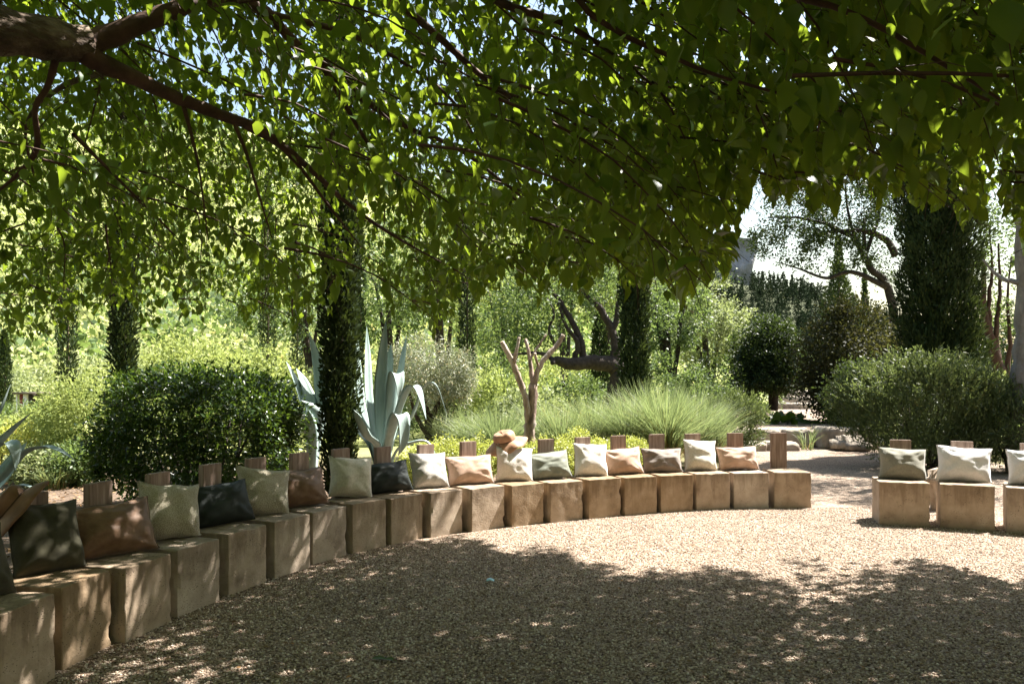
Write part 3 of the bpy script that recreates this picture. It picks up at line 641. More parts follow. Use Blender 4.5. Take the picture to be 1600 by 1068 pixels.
for k, (x, d, zt, w, lb) in enumerate([(700, 10.6, .80, .9, 'between the grey linen and rose tan cushions'), (745, 11.0, .80, .8, 'behind the rose tan cushion next to the crumpled hat'), (800, 11.2, .74, .9, 'directly behind the crumpled hat'), (862, 11.3, .82, 1.0, 'behind the grey green cushion'), (905, 11.6, .86, .9, 'behind the white woollen cushion, the tallest of its row'), (968, 11.9, .74, .8, 'behind the rose tan cushion beside the taupe one'), (660, 10.7, .7, .7, 'at the right foot of the big agave'), (1000, 12.2, .72, .6, 'behind the gap beside the taupe cushion')]):
    shrub('yellow_mound', 'yellow green leafy mound ' + lb, 'bush', x, d, zt, w, .9, 'yellow', 5500, .035, .55, 60 + k, G4, nc=120, cr=.10, zbot=.1)
shrub('rosemary_mound', 'large bushy green rosemary mound behind the cubes across the gap', 'shrub', 1445, 13.9, 1.98, 3.3, 2.3, 'rosemary', 30000, .085, .24, 80, nc=230, cr=.30, shell=.6, droop=-1.1, outw=.7, stems=9)
shrub('rosemary_mound', 'dark green rosemary clump running on under the leaning grey trunk', 'shrub', 1590, 13.4, 1.45, 2.2, 2.0, 'rosemary', 14000, .085, .24, 81, nc=200, cr=.24, shell=.7, droop=-.6, outw=.7, stems=6)
# long upright sprigs of the rosemary
rg = np.random.default_rng(77); rm = [o for o in bpy.data.objects if o.name == 'rosemary_mound'][0]
Pp, Dd = [], []; tb = Tubes()
for k in range(700):
    a, rr = rg.random() * 6.283, rg.random() ** .5; X0 = gx(1440, 13.9) + math.cos(a) * rr * 1.5; Y0 = 13.9 + math.sin(a) * rr * 1.0
    z0 = .98 + .92 * math.sqrt(max(0, 1 - rr * rr)) - .15; d0 = norm(np.array([math.cos(a) * rr * .9 - .25, math.sin(a) * rr * .6 - .1, .95]) + rg.normal(0, .15, 3)); ln = .2 + .34 * rg.random() ** 1.5
    b = np.array([X0, Y0, z0]); tb.add([b, b + d0 * ln * .6, b + d0 * ln + np.array([0, 0, .02])], [.004, .003, .0015], 3, cap=False)
    for j in range(20): Pp.append(b + d0 * ln * (j + 1) / 20); Dd.append(norm(d0 * .9 + rg.normal(0, .6, 3)))
Pp, Dd = np.array(Pp), np.array(Dd); LL = .08 * (.6 + .6 * rg.random(len(Pp)))
tag(link('sprigs', leaf_mesh('sprigs', LEAF_TRI, Pp, Dd, rg.normal(size=Pp.shape), LL, LL * .3, rg.random(len(Pp)), rm), M['rosemary'], rm), kind='stuff'); tag(tb.build('sprig_stems', M['rosemary'], rm), kind='stuff')

shrub('round_bush', 'rounded glossy green bush left of the dome shaped tree', 'bush', 1098, 21, 2.0, 2.0, 1.8, 'green', 7000, .08, .5, 90, nc=90, cr=.25)
shrub('round_bush', 'low bush with light green leaves above the tall grasses', 'bush', 1055, 19, 1.35, 1.4, 1.2, 'green', 5000, .075, .5, 91, nc=70, cr=.2)
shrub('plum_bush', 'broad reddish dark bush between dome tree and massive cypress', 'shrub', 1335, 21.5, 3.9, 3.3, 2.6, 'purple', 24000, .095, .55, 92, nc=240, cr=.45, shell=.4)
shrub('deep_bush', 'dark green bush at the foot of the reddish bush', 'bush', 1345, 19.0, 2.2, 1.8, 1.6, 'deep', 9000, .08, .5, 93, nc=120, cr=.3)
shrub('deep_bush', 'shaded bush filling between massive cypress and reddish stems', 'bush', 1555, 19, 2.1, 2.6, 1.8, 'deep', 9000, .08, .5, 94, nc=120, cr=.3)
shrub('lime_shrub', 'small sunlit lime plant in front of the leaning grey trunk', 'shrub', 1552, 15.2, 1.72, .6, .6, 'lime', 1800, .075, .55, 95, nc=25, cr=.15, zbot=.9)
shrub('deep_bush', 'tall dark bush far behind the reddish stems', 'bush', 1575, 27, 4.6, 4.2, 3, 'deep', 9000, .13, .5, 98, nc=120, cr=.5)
shrub('spire_plant', 'bushy silver green plant right of the tall grasses', 'plant', 1150, 16.5, 1.35, 1.3, 1.0, 'rosemary', 6500, .09, .2, 96, nc=120, cr=.2, droop=-.8)
shrub('lime_shrub', 'sunlit hazy bush beyond the far stone treads', 'shrub', 1262, 40, 3.0, 4, 3, 'pale', 5000, .15, .5, 97, nc=70, cr=.6)

# broad glossy leaves beside the path: each leaf a part
hp = thing('broadleaf_plant', 'clump of broad glossy green leaves edging the gravel path', 'plant', (gx(1205, 21.5), 21.5, .3))
rg = np.random.default_rng(8)
V0 = leaf_mesh('leaf', LEAF_BIG, np.zeros((1, 3)), np.array([[1., 0, 0]]), np.array([[0, 0, 1.]]), 1., .75, np.array([.5])); V0.materials.append(M['hedge'])
for k in range(90):
    a, rr = rg.random() * 6.283, rg.random() ** .5
    o = link('leaf', V0, None, hp); o.location = (math.cos(a) * rr * 1.25, math.sin(a) * rr * .7, .05 + .35 * (1 - rr * .6) * rg.random())
    o.rotation_euler = (rg.normal(0, .4), rg.normal(-.5, .35), a + rg.normal(0, .5)); s_ = .22 + .16 * rg.random(); o.scale = (s_, s_, s_)
hs = Tubes(); hs.add([[gx(1205, 21.5), 21.5, .2], [gx(1205, 21.5), 21.5, .5]], [.35, .1], 8, .1); hs.build('crown_base', M['litter'], hp)

# ------------------------------------------------------------------ grasses
def grass(label, x, d, ht, spread, n, seed, group=None, mat='grass'):
    rg = np.random.default_rng(seed + 300); X = gx(x, d); root = thing('ornamental_grass', label, 'grass', (X, d, 0), group)
    def blades(nm, n, ht, sp, m_, w):
        a = rg.random(n) * 6.283; r0 = rg.random(n) ** .5 * .16 * spread; ln = ht * (.6 + .55 * rg.random(n)); lean = (.12 + .75 * rg.random(n) ** 1.2) * sp
        aa = a + rg.normal(0, .5, n); s = np.linspace(0, 1, 7)
        dx = np.cos(aa); dy = np.sin(aa)
        hor = lean[:, None] * ln[:, None] * s ** 1.9; z = ln[:, None] * (s - .42 * lean[:, None] * s ** 2.6)
        cx_ = X + (np.cos(a) * r0)[:, None] + dx[:, None] * hor; cy_ = d + (np.sin(a) * r0)[:, None] + dy[:, None] * hor
        P = np.stack([cx_, cy_, z], -1); th = rg.random(n) * 6.283; sd = np.stack([np.cos(th), np.sin(th), 0 * th], -1)[:, None, :]
        wd = (w * (1 - s ** 2 * .85))[None, :, None]
        V = np.concatenate([P - sd * wd, P + sd * wd], 1); k = 7
        b = (np.arange(n) * 14)[:, None, None]; j = np.arange(6)[None, :, None]
        Q = (b + np.concatenate([j, j + 1, j + 8, j + 7], -1)).reshape(-1, 4)
        me = mesh_np(nm, V.reshape(-1, 3) - base_of(root), [Q], np.repeat(rg.random(n), 14)); return tag(link(nm, me, M[m_], root), kind='stuff')
    blades('blades', int(n * .75), ht, spread, mat, .0068)
    blades('dry_base', n // 5, ht * .42, spread * 1.1, 'straw', .006)
    return root
GG = 'tall fountain grasses behind the row'
for k, (x, d, ht, sp, n, lb) in enumerate([(985, 13.6, 1.45, 1.0, 1900, 'tall fountain grass behind the taupe cushion, below the stout cypress'), (1040, 13.2, 1.55, 1.0, 1900, 'tallest fountain grass, behind the plank of the taupe cushion'), (1085, 14.2, 1.5, .9, 1500, 'tall fountain grass behind the cream fleece cushion near the steps'), (930, 14.0, 1.35, 1.0, 1600, 'fountain grass below the low bough of the twisted tree'), (880, 13.6, 1.25, 1.0, 1400, 'fountain grass just right of the pruned tree'), (845, 14.4, 1.3, 1.0, 1200, 'fountain grass directly behind the pruned tree trunk'), (780, 13.8, 1.2, 1.0, 1400, 'fountain grass left of the pruned tree, behind the crumpled hat'), (740, 14.4, 1.1, 1.0, 1200, 'fountain grass at the foot of the cypress by the olive'), (1010, 15, 1.6, 1.0, 1400, 'rear fountain grass right beside the stout cypress'), (1112, 15.0, 1.3, .9, 1000, 'fountain grass next to the silver green plant by the path')]):
    grass(lb, x, d, ht, sp, n, k, GG)
grass('pale wispy grass tuft beside the silvery olive tree', 700, 16, 1.1, 1.1, 900, 20)
grass('low green grass tuft by the pale bed left of the hedge', 85, 11.3, .35, 1.1, 500, 21)
grass('arching pale blades leaning out at the path edge', 1262, 17.8, .62, .9, 60, 22)

# ------------------------------------------------------------------ agaves
def agave(label, base, rows, seed):
    """rows: list of (control points (x,y,z) relative to base, max half width)"""
    root = thing('agave_plant', label, 'agave', tuple(base))
    for ctrl, hw in rows:
        sp = spline(np.array(ctrl, float), 6); m_ = len(sp); t_ = norm(np.gradient(sp, axis=0)); s = np.linspace(0, 1, m_)
        prof = np.interp(s, [0, .12, .4, .62, .8, .93, 1], [.75, .7, .95, 1, .72, .3, .015]) * hw
        # width axis is horizontal, across the leaf's own bearing; inner face points at the plant's axis
        out_ = norm(np.array([ctrl[-2][0] - ctrl[0][0] + 1e-3, ctrl[-2][1] - ctrl[0][1] - 2e-3, 0])); wd0 = norm(np.cross(np.array([0, 0, 1.]), out_))
        V = []; nk = 7
        for i in range(m_):
            wd = norm(wd0 - t_[i] * np.dot(wd0, t_[i])); nrm = norm(np.cross(wd, t_[i]))
            if np.dot(nrm, out_) > 0 and t_[i][2] > -.2: nrm = nrm
            th = max(.004, .10 * prof[i] + .012 * (1 - s[i])); cup = .42 * (1 - .4 * s[i])
            top = [sp[i] + wd * prof[i] * u + nrm * (prof[i] * cup * (u * u - .5)) * -1 for u in np.linspace(-1, 1, nk)]
            bot = [p_ + nrm * th * (1 - u * u) for p_, u in zip(top, np.linspace(-1, 1, nk))]
            V += top + bot[::-1][1:-1]
        k = 2 * nk - 2; I_ = np.arange(m_ - 1)[:, None] * k; j = np.arange(k)[None]; j2 = (j + 1) % k
        Q = np.stack([I_ + j, I_ + j2, I_ + k + j2, I_ + k + j], -1).reshape(-1, 4)
        link('leaf', mesh_np('leaf', np.array(V), [Q], smooth=True), M['agave'], root)
    return root
def P3(bx, d): return lambda x, y, dy=0: (gx(x, d + dy) - gx(bx, d), dy, tz(y, d + dy))
f_ = P3(597, 10.0)
b0 = (0, 0, .12)
def up(f, *rows): return [b0] + [f(*r) for r in rows]
agave('big blue grey agave with folded leaves right of the tall cypress', (gx(597, 10), 10.0, 0), [
    (up(f_, (586, 690, .0), (576, 620, .05), (574, 560, .12), (573, 509, .15)), .08),
    (up(f_, (582, 690, .1), (566, 640, .15), (560, 580, .2), (557, 512, .25)), .075),
    (up(f_, (596, 690, -.05), (594, 620, 0), (598, 555, .05), (603, 500, .1)), .08),
    (up(f_, (602, 690, .15), (604, 620, .25), (608, 570, .3), (611, 537, .35)), .08),
    (up(f_, (608, 680, .1), (622, 610, .2), (630, 560, .25), (635, 524, .3)), .075),
    (up(f_, (606, 685, -.1), (612, 630, -.15), (616, 590, -.2), (621, 582, -.3), (624, 600, -.36), (622, 625, -.38)), .095),
    (up(f_, (612, 690, -.1), (624, 640, -.15), (638, 607, -.2), (650, 604, -.25), (658, 622, -.3), (666, 655, -.32)), .085),
    (up(f_, (612, 690, 0), (640, 655, .05), (658, 612, .1), (670, 598, .1), (684, 606, .05), (699, 650, .05)), .075),
    (up(f_, (606, 700, -.2), (614, 665, -.35), (622, 646, -.45), (630, 655, -.52), (630, 690, -.55), (622, 712, -.55)), .095),
    (up(f_, (580, 700, .05), (560, 670, .1), (552, 620, .15), (549, 560, .2)), .08),
    (up(f_, (590, 700, -.2), (572, 680, -.35), (560, 655, -.4), (553, 640, -.42)), .08),
    (up(f_, (618, 705, 0), (645, 690, 0), (668, 690, 0), (682, 712, 0)), .06)], 1)
f_ = P3(487, 10.6)
agave('smaller blue grey agave half hidden left of the tall cypress', (gx(487, 10.6), 10.6, 0), [
    (up(f_, (482, 690, 0), (476, 640, .05), (464, 600, .05), (447, 564, .0)), .11),
    (up(f_, (486, 690, .1), (488, 640, .1), (476, 600, .15), (463, 575, .2)), .09),
    (up(f_, (494, 690, .1), (504, 630, .15), (498, 570, .2), (483, 519, .2)), .11),
    (up(f_, (484, 700, -.1), (478, 670, -.2), (462, 640, -.25), (441, 611, -.25)), .085),
    (up(f_, (492, 700, -.1), (497, 660, -.15), (492, 640, -.2), (470, 625, -.25)), .09),
    (up(f_, (498, 690, 0), (508, 650, .1), (512, 600, .1), (510, 560, .15)), .1),
    (up(f_, (488, 690, -.15), (484, 660, -.25), (482, 640, -.3)), .09)], 2)
f_ = P3(-45, 7.2)
agave('shaded blue agave with long arching leaves beside the hung hat', (gx(-45, 7.2), 7.2, 0), [
    (up(f_, (-20, 770, 0), (8, 742, -.1), (40, 706, -.2), (70, 697, -.25), (95, 704, -.3), (117, 718, -.3)), .055),
    (up(f_, (-30, 740, 0), (-8, 700, 0), (18, 672, .05), (48, 645, .1)), .08),
    (up(f_, (-35, 720, .1), (-20, 670, .1), (0, 640, .1), (16, 600, .1)), .08),
    (up(f_, (-30, 730, -.2), (-5, 695, -.3), (14, 690, -.35), (23, 703, -.4), (25, 735, -.4)), .075),
    (up(f_, (-20, 790, -.1), (5, 772, -.1), (30, 757, -.1), (62, 764, -.1)), .05),
    (up(f_, (-50, 700, 0), (-60, 640, 0), (-70, 560, 0)), .10),
    (up(f_, (-25, 780, .3), (0, 750, .5), (20, 720, .6), (42, 690, .7)), .09),
    (up(f_, (-70, 740, 0), (-100, 690, 0), (-130, 640, 0)), .1),
    (up(f_, (-60, 760, -.2), (-85, 730, -.5), (-100, 740, -.8)), .09)], 3)

# ------------------------------------------------------------------ pruned tree
pr = thing('pruned_tree', 'bare pruned tree with sawn off branch stubs behind the row', 'tree', (gx(828, 12.3), 12.3, 0))
def px_tube(parent, nm, rows, mat, sides=10, rough=.08, seed=0, n=6, cap=True, rscale=1.0):
    P = np.array([np.append(px(a, b, c), r) for a, b, c, r in rows]); sp = spline(P, n); sp[:, 3] *= rscale
    tb = Tubes(); tb.add(sp[:, :3], sp[:, 3], sides, rough, seed, cap); return tb.build(nm, M[mat], parent), sp
px_tube(pr, 'trunk', [(830, 780, 12.3, .16), (829, 720, 12.3, .13), (827, 680, 12.3, .105), (830, 650, 12.3, .09), (833, 600, 12.3, .075)], 'bark_pruned', 12, .12, 1, rscale=.85)
stubs = [[(827, 668, 12.3, .08), (822, 625, 12.25, .062), (810, 590, 12.2, .056), (798, 560, 12.15, .052), (784, 534, 12.1, .045)],
         [(832, 606, 12.3, .07), (842, 575, 12.3, .052), (858, 552, 12.35, .05), (870, 540, 12.4, .046), (880, 523, 12.4, .04)],
         [(833, 604, 12.3, .06), (829, 570, 12.4, .04), (825, 545, 12.45, .036), (821, 530, 12.5, .03)],
         [(803, 566, 12.15, .04), (807, 548, 12.1, .032), (811, 527, 12.1, .03)],
         [(828, 562, 12.4, .03), (838, 545, 12.45, .024), (853, 523, 12.5, .018)],
         [(842, 574, 12.3, .03), (838, 562, 12.2, .026), (836, 552, 12.15, .024)]]
for k, r_ in enumerate(stubs):
    b_, sp = px_tube(pr, 'branch', r_, 'bark_pruned', 9, .12, k + 3, rscale=.82)
    e = sp[-1]; dr = norm(sp[-1, :3] - sp[-2, :3]); tb = Tubes(); tb.add([e[:3] - dr * .002, e[:3] + dr * .006], [e[3] * 1.02, e[3] * .95], 10)
    o = tb.build('cut_end', M['cut'], pr); b_n = b_; o.parent = b_n

# ------------------------------------------------------------------ trees behind
tree('olive_tree', 'small silvery olive tree behind the big agave', 'tree', 672, 16, [(668, 715, 16, .10), (670, 665, 16, .08), (664, 630, 16, .06), (655, 600, 16, .05)],
     [(672, 585, 16, 1.0, .8, .75, 1), (640, 575, 16.2, .5, .5, .6, .4), (705, 590, 15.8, .45, .5, .55, .4)], 'olive', 16000, .075, .22, 1, None, 'bark_dark',
     [[(670, 665, 16, .06), (685, 630, 16, .05), (700, 600, 16, .03)], [(669, 680, 16, .06), (650, 650, 15.9, .04), (640, 615, 15.9, .03)]], nc=140, crk=.3)
tw = [(960, 640, 21, .30), (968, 590, 21, .27), (958, 570, 21, .24), (920, 566, 20.8, .20), (890, 568, 20.6, .17), (868, 562, 20.5, .11), (862, 568, 20.3, .05)]
tree('twisted_tree', 'old dark tree with a low sideways bough behind the pruned tree', 'tree', 960, 21, tw,
     [(850, 480, 21.5, 1.6, 1.3, 1.2, 1), (930, 440, 22, 1.7, 1.3, 1.2, 1), (790, 500, 22, 1.2, 1.2, 1.2, .8), (1010, 470, 22.5, 1.0, 1, 1.0, .4), (880, 400, 22, 2, 1.5, 1.2, .9)], 'green', 15000, .10, .5, 2, None, 'bark_dark',
     [[(960, 575, 21, .17), (962, 545, 21, .13), (956, 515, 21, .11), (935, 480, 21, .09), (905, 452, 21, .05)],
      [(956, 515, 21, .09), (963, 500, 21, .08), (966, 470, 21, .05)],
      [(912, 566, 20.8, .11), (905, 525, 20.8, .09), (880, 480, 20.9, .07), (862, 455, 21, .05), (845, 450, 21, .03)],
      [(897, 566, 20.7, .09), (902, 535, 20.7, .07), (885, 510, 20.7, .05), (870, 470, 20.8, .03)],
      [(872, 565, 20.5, .07), (845, 552, 20.5, .05), (815, 552, 20.6, .03), (795, 555, 20.6, .02)],
      [(868, 540, 20.6, .05), (858, 515, 20.6, .04), (866, 490, 20.6, .03), (855, 465, 20.7, .02)]], nc=90)
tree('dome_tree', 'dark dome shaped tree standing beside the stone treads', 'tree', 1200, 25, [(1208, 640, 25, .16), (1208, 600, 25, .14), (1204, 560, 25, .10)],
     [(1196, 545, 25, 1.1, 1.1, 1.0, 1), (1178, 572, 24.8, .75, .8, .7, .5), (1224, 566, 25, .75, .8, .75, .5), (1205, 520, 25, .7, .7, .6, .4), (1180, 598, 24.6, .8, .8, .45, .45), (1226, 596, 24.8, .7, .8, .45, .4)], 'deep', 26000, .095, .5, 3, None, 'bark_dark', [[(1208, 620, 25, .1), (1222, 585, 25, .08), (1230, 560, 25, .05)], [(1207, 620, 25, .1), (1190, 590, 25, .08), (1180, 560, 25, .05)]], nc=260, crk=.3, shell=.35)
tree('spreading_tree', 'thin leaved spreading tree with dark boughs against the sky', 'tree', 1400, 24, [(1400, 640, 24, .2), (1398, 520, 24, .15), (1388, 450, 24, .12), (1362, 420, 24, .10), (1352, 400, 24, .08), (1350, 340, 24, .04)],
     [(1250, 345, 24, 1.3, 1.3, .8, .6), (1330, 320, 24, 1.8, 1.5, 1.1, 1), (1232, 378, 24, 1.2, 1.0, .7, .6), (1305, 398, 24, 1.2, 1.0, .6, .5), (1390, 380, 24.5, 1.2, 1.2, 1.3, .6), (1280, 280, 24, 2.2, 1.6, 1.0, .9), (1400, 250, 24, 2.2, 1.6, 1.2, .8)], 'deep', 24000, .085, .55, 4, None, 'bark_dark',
     [[(1388, 450, 24, .1), (1330, 425, 24, .07), (1290, 435, 24, .05), (1250, 420, 24, .03), (1215, 410, 24, .015)],
      [(1352, 400, 24, .1), (1330, 370, 24, .08), (1290, 350, 24, .06), (1245, 340, 24, .04), (1200, 340, 24, .02)],
      [(1400, 400, 24, .12), (1385, 375, 24, .1), (1350, 360, 24, .08), (1300, 362, 24, .06), (1260, 370, 24, .03)],
      [(1360, 420, 24, .08), (1340, 380, 24, .06), (1325, 330, 24, .04), (1320, 280, 24, .02)],
      [(1352, 400, 24, .07), (1372, 340, 24, .05), (1380, 280, 24, .03)]], nc=70, crk=.35)
tree('grey_tree', 'thick grey leaning trunk rising from the dark rosemary clump', 'tree', 1602, 13.2, [(1604, 760, 13.2, .36), (1602, 640, 13.2, .30), (1604, 590, 13.2, .24), (1608, 520, 13.2, .21), (1608, 430, 13.2, .2), (1604, 350, 13.2, .18), (1608, 200, 13.2, .15), (1620, 60, 13.2, .1)],
     [(1700, 150, 13.5, 2.2, 2.0, 1.6, 1), (1590, 40, 13.8, 2.0, 1.8, 1.4, 1), (1800, 300, 13.5, 1.6, 1.6, 1.4, .6)], 'green', 12000, .10, .55, 5, None, 'bark_grey',
     [[(1606, 440, 13.2, .07), (1580, 440, 13.3, .045), (1556, 428, 13.5, .03), (1535, 405, 13.6, .012)], [(1594, 350, 13.2, .1), (1650, 280, 13.3, .08), (1700, 180, 13.4, .05)]], nc=80)
ar = tree('red_stem_tree', 'multi stemmed tree with bare reddish stems beside massive cypress', 'tree', 1560, 18, [(1572, 640, 18, .16), (1562, 580, 18, .13), (1548, 530, 18, .10), (1538, 480, 18, .07), (1536, 400, 18, .04)],
     [(1560, 380, 18.3, 1.2, 1.0, 1.0, 1), (1580, 480, 18.4, .8, .8, .7, .5), (1545, 300, 18.3, 1.2, 1, 1, .8)], 'green', 5000, .09, .5, 6, None, 'bark_red',
     [[(1562, 580, 18, .08), (1556, 520, 18, .06), (1562, 460, 18, .04), (1560, 380, 18, .02)], [(1548, 530, 18, .06), (1545, 470, 18, .05), (1550, 420, 18, .03), (1545, 350, 18, .015)], [(1570, 600, 18, .08), (1578, 540, 18, .05), (1574, 470, 18, .03), (1580, 400, 18, .015)]], nc=50)
# trees and big bushes of the middle background
BT = [('tree', 'leafy sunlit tree with dark stems behind the silvery olive', 690, 30, 430, 2.6, 1.9, 'green', 8000, .15),
      ('tree', 'bright green tree left of the twisted tree', 790, 27, 470, 1.8, 2.1, 'lime', 8000, .13),
      ('tree', 'pale leaved tree in front of the rock tower', 1105, 30, 505, 1.5, 1.9, 'pale', 8000, .13),
      ('tree', 'green tree between stout cypress and pale tree', 1045, 26, 480, 1.3, 2.0, 'green', 6500, .12),
      ('tree', 'shady green tree beyond the slim cypress and agave', 610, 33, 450, 2.2, 2.6, 'green', 7000, .16),
      ('tree', 'light green crown behind the hedge and far cypresses', 480, 36, 470, 3.0, 2.4, 'green', 7000, .17),
      ('tree', 'tall sunlit tree far behind the twisted tree', 880, 36, 400, 3.2, 3.4, 'lime', 9000, .17),
      ('tree', 'tall pale crown filling the gap beside the stout cypress', 950, 38, 390, 2.6, 3.6, 'pale', 8000, .17)]
for k, (nm, lb, x, d, yc, rx, rz, mt, n, L) in enumerate(BT):
    rg = np.random.default_rng(k); y0 = HY + F * (EYE - float(ground_z(gx(x, d), d))) / d + 6
    tree('garden_tree', lb, 'tree', x, d, [(x + 8, y0, d, .2), (x + 2, y0 - 50, d, .16), (x - 4, yc + 10, d, .1), (x, yc - 30, d, .05)],
         [(x, yc, d, rx, rx * .8, rz, 1), (x - rx * 25, yc + 20, d + .5, rx * .6, rx * .6, rz * .6, .4), (x + rx * 22, yc + 5, d - .4, rx * .6, rx * .6, rz * .6, .4)], mt, n, L, .5, 30 + k, 'trees of the middle garden', 'bark_dark',
         [[(x, y0 - 60, d, .1), (x - 18, yc + 20, d, .07), (x - 30, yc - 20, d, .04)], [(x + 3, y0 - 40, d, .1), (x + 20, yc + 15, d, .07), (x + 28, yc - 20, d, .04)]], nc=70)
GU = 'undergrowth of the middle garden'
for k, (x, d, zt, w, mt, lb) in enumerate([(600, 20, 1.6, 2.2, 'green', 'green bush straight behind the big agave'), (640, 24, 2.3, 2.6, 'deep', 'dark bush behind the silvery olive and agave'), (780, 19, 1.9, 2.2, 'lime', 'lime bush behind the left stub of the pruned tree'), (830, 18, 1.4, 1.8, 'pale', 'pale bush directly behind the pruned tree fork'), (760, 24, 3.0, 2.4, 'green', 'tall green bush right of the cypress by the olive'), (900, 23, 1.8, 2.4, 'green', 'green bush below the low bough of the twisted tree'), (690, 22, 2.0, 2.0, 'deep', 'dark bush between the olive and the cypress beside it'), (1020, 23, 2.5, 2.2, 'green', 'green bush right behind the stout cypress'), (560, 24, 1.9, 2.6, 'green', 'green bush behind the tall cypress between the agaves'), (500, 19, 1.3, 2.2, 'lime', 'lime bush behind the smaller agave'), (440, 18, 1.3, 1.6, 'pale', 'pale bush peeping past the end of the clipped hedge'), (860, 28, 3.0, 3.4, 'lime', 'wide lime bush seen through the twisted tree boughs'), (950, 30, 3.4, 3.0, 'green', 'tall green bush behind the cypress in the twisted arch'), (1110, 24, 2.5, 2.0, 'deep', 'dark bush against the dome shaped tree, grass side'), (1170, 28, 1.9, 2.4, 'green', 'green bush behind the dome shaped tree trunk'), (230, 20, 1.8, 2.6, 'lime', 'lime bush beyond the near black cypress'), (340, 22, 2.2, 3, 'green', 'wide green bush beyond the middle of the clipped hedge')]):
    shrub('undergrowth_bush', lb, 'bush', x, d, zt, w, w, mt, 4200, .1, .48, 200 + k, GU, nc=70, cr=.3)

# ------------------------------------------------------------------ far hut
hut = thing('garden_hut', 'small dark red hut with a white post among pale bushes', 'hut', (gx(40, 24), 24, 0))
def part_box(nm, parent, x0, x1, y0, y1, z0, z1, mat):
    V = np.array([[x, y, z] for x in (x0, x1) for y in (y0, y1) for z in (z0, z1)]) - base_of(parent)
    return link(nm, mesh_np(nm, V, [np.array([[0, 1, 3, 2], [4, 6, 7, 5], [0, 4, 5, 1], [2, 3, 7, 6], [0, 2, 6, 4], [1, 5, 7, 3]])]), M[mat], parent)
hx = lambda x: gx(x, 24)
part_box('back_wall', hut, hx(24), hx(52), 24.5, 24.6, -.1, 1.2, 'dark_board'); part_box('red_panel', hut, hx(24), hx(34), 24.2, 24.28, -.1, 1.2, 'red_paint')
part_box('post', hut, hx(36), hx(41), 24.0, 24.1, -.1, 1.2, 'white_paint'); part_box('post', hut, hx(25), hx(26.5), 24.0, 24.06, -.1, 1.2, 'white_paint')
part_box('roof', hut, hx(22), hx(56), 23.9, 24.8, 1.2, 1.26, 'dark_board')

# ------------------------------------------------------------------ hillside scrub, mountain forest, cliff
rg = np.random.default_rng(42)
def scatter(name, label, cat, n, cards, mat, size, card, sel, seed, grow=1.0, elong=1.0):
    rg = np.random.default_rng(seed); P, O, Ls = [], [], []
    cnt = 0
    while cnt < n:
        y = 32 + (300 - 32) * rg.random() ** 1.2; x = (rg.random() * 2.1 - 1.35) * y * .85
        if not sel(x, y, rg): continue
        s = size * (.6 + .9 * rg.random()) * (1 + y / 160 * grow); z = float(ground_z(x, y))
        m_ = cards; d_ = norm(rg.normal(size=(m_, 3))); f = rg.random(m_) ** .4
        if elong > 1:
            hh = rg.random(m_); r_ = (1 - hh) * .46 * s * (.6 + .5 * rg.random(m_)); a = rg.random(m_) * 6.283
            p = np.stack([x + np.cos(a) * r_, y + np.sin(a) * r_, z + .3 + hh * s * elong], -1)
        else:
            p = d_ * f[:, None] * np.array([s, s, s * .75]) + np.array([x, y, z + s * .45])
        P.append(p); O.append(d_); Ls.append(np.full(m_, card * (1 + y / 90))); cnt += 1
    P, O, Ls = map(np.concatenate, (P, O, Ls)); nr = norm(rg.normal(size=P.shape) * .6 + O + np.array([0, 0, .5]))
    dd = norm(rg.normal(size=P.shape) + O * .6 + np.array([0, 0, .4 if elong > 1 else 0]))
    Ls = Ls * (.6 + .8 * rg.random(len(P)))
    tag(link(name, leaf_mesh(name, LEAF_TRI, P, dd, nr, Ls, Ls * .6, np.repeat(rg.random(n), cards) * .6 + rg.random(len(P)) * .3), M[mat]), label, cat, kind='stuff')
scatter('hillside_scrub', 'pale sunlit scrub covering the hillside behind the garden', 'scrub', 2900, 75, 'scrub', 1.0, .26, lambda x, y, r: x / y < .25 and y < 200, 1)
scatter('hillside_trees', 'darker green trees dotted over the sunlit hillside', 'trees', 540, 130, 'green', 1.7, .34, lambda x, y, r: x / y < .3 and y > 38, 2)
scatter('mountain_forest', 'dark pine forest on the mountain slope under the cliff', 'forest', 2600, 90, 'pine', 1.25, .17, lambda x, y, r: y > 100 and (.1 < x / y < .312 and ground_z(x, y) + 7 < 1.55 + .142 * y or x / y >= .312), 3, .6, 2.0)
c = px(1100, 400, 303)
bm = bmesh.new(); bmesh.ops.create_cube(bm, size=1); bmesh.ops.scale(bm, vec=(38, 22, 46), verts=bm.verts)
bmesh.ops.subdivide_edges(bm, edges=bm.edges[:], cuts=22, use_grid_fill=True)
for v in bm.verts:
    nv = noise.noise_vector(v.co * .08) * 3.0 + noise.noise_vector(Vector((v.co.x * .4, v.co.y * .4, v.co.z * .1))) * 1.2
    v.co += Vector((nv.x, nv.y, nv.z * (.5 if v.co.z > 20 else 1)))
me = bpy.data.meshes.new('cliff'); bm.to_mesh(me); bm.free()
o = tag(link('cliff', me, M['cliff']), kind='structure'); o.location = (gx(1177, 303) - 19, 312, tz(372, 303) - 23)

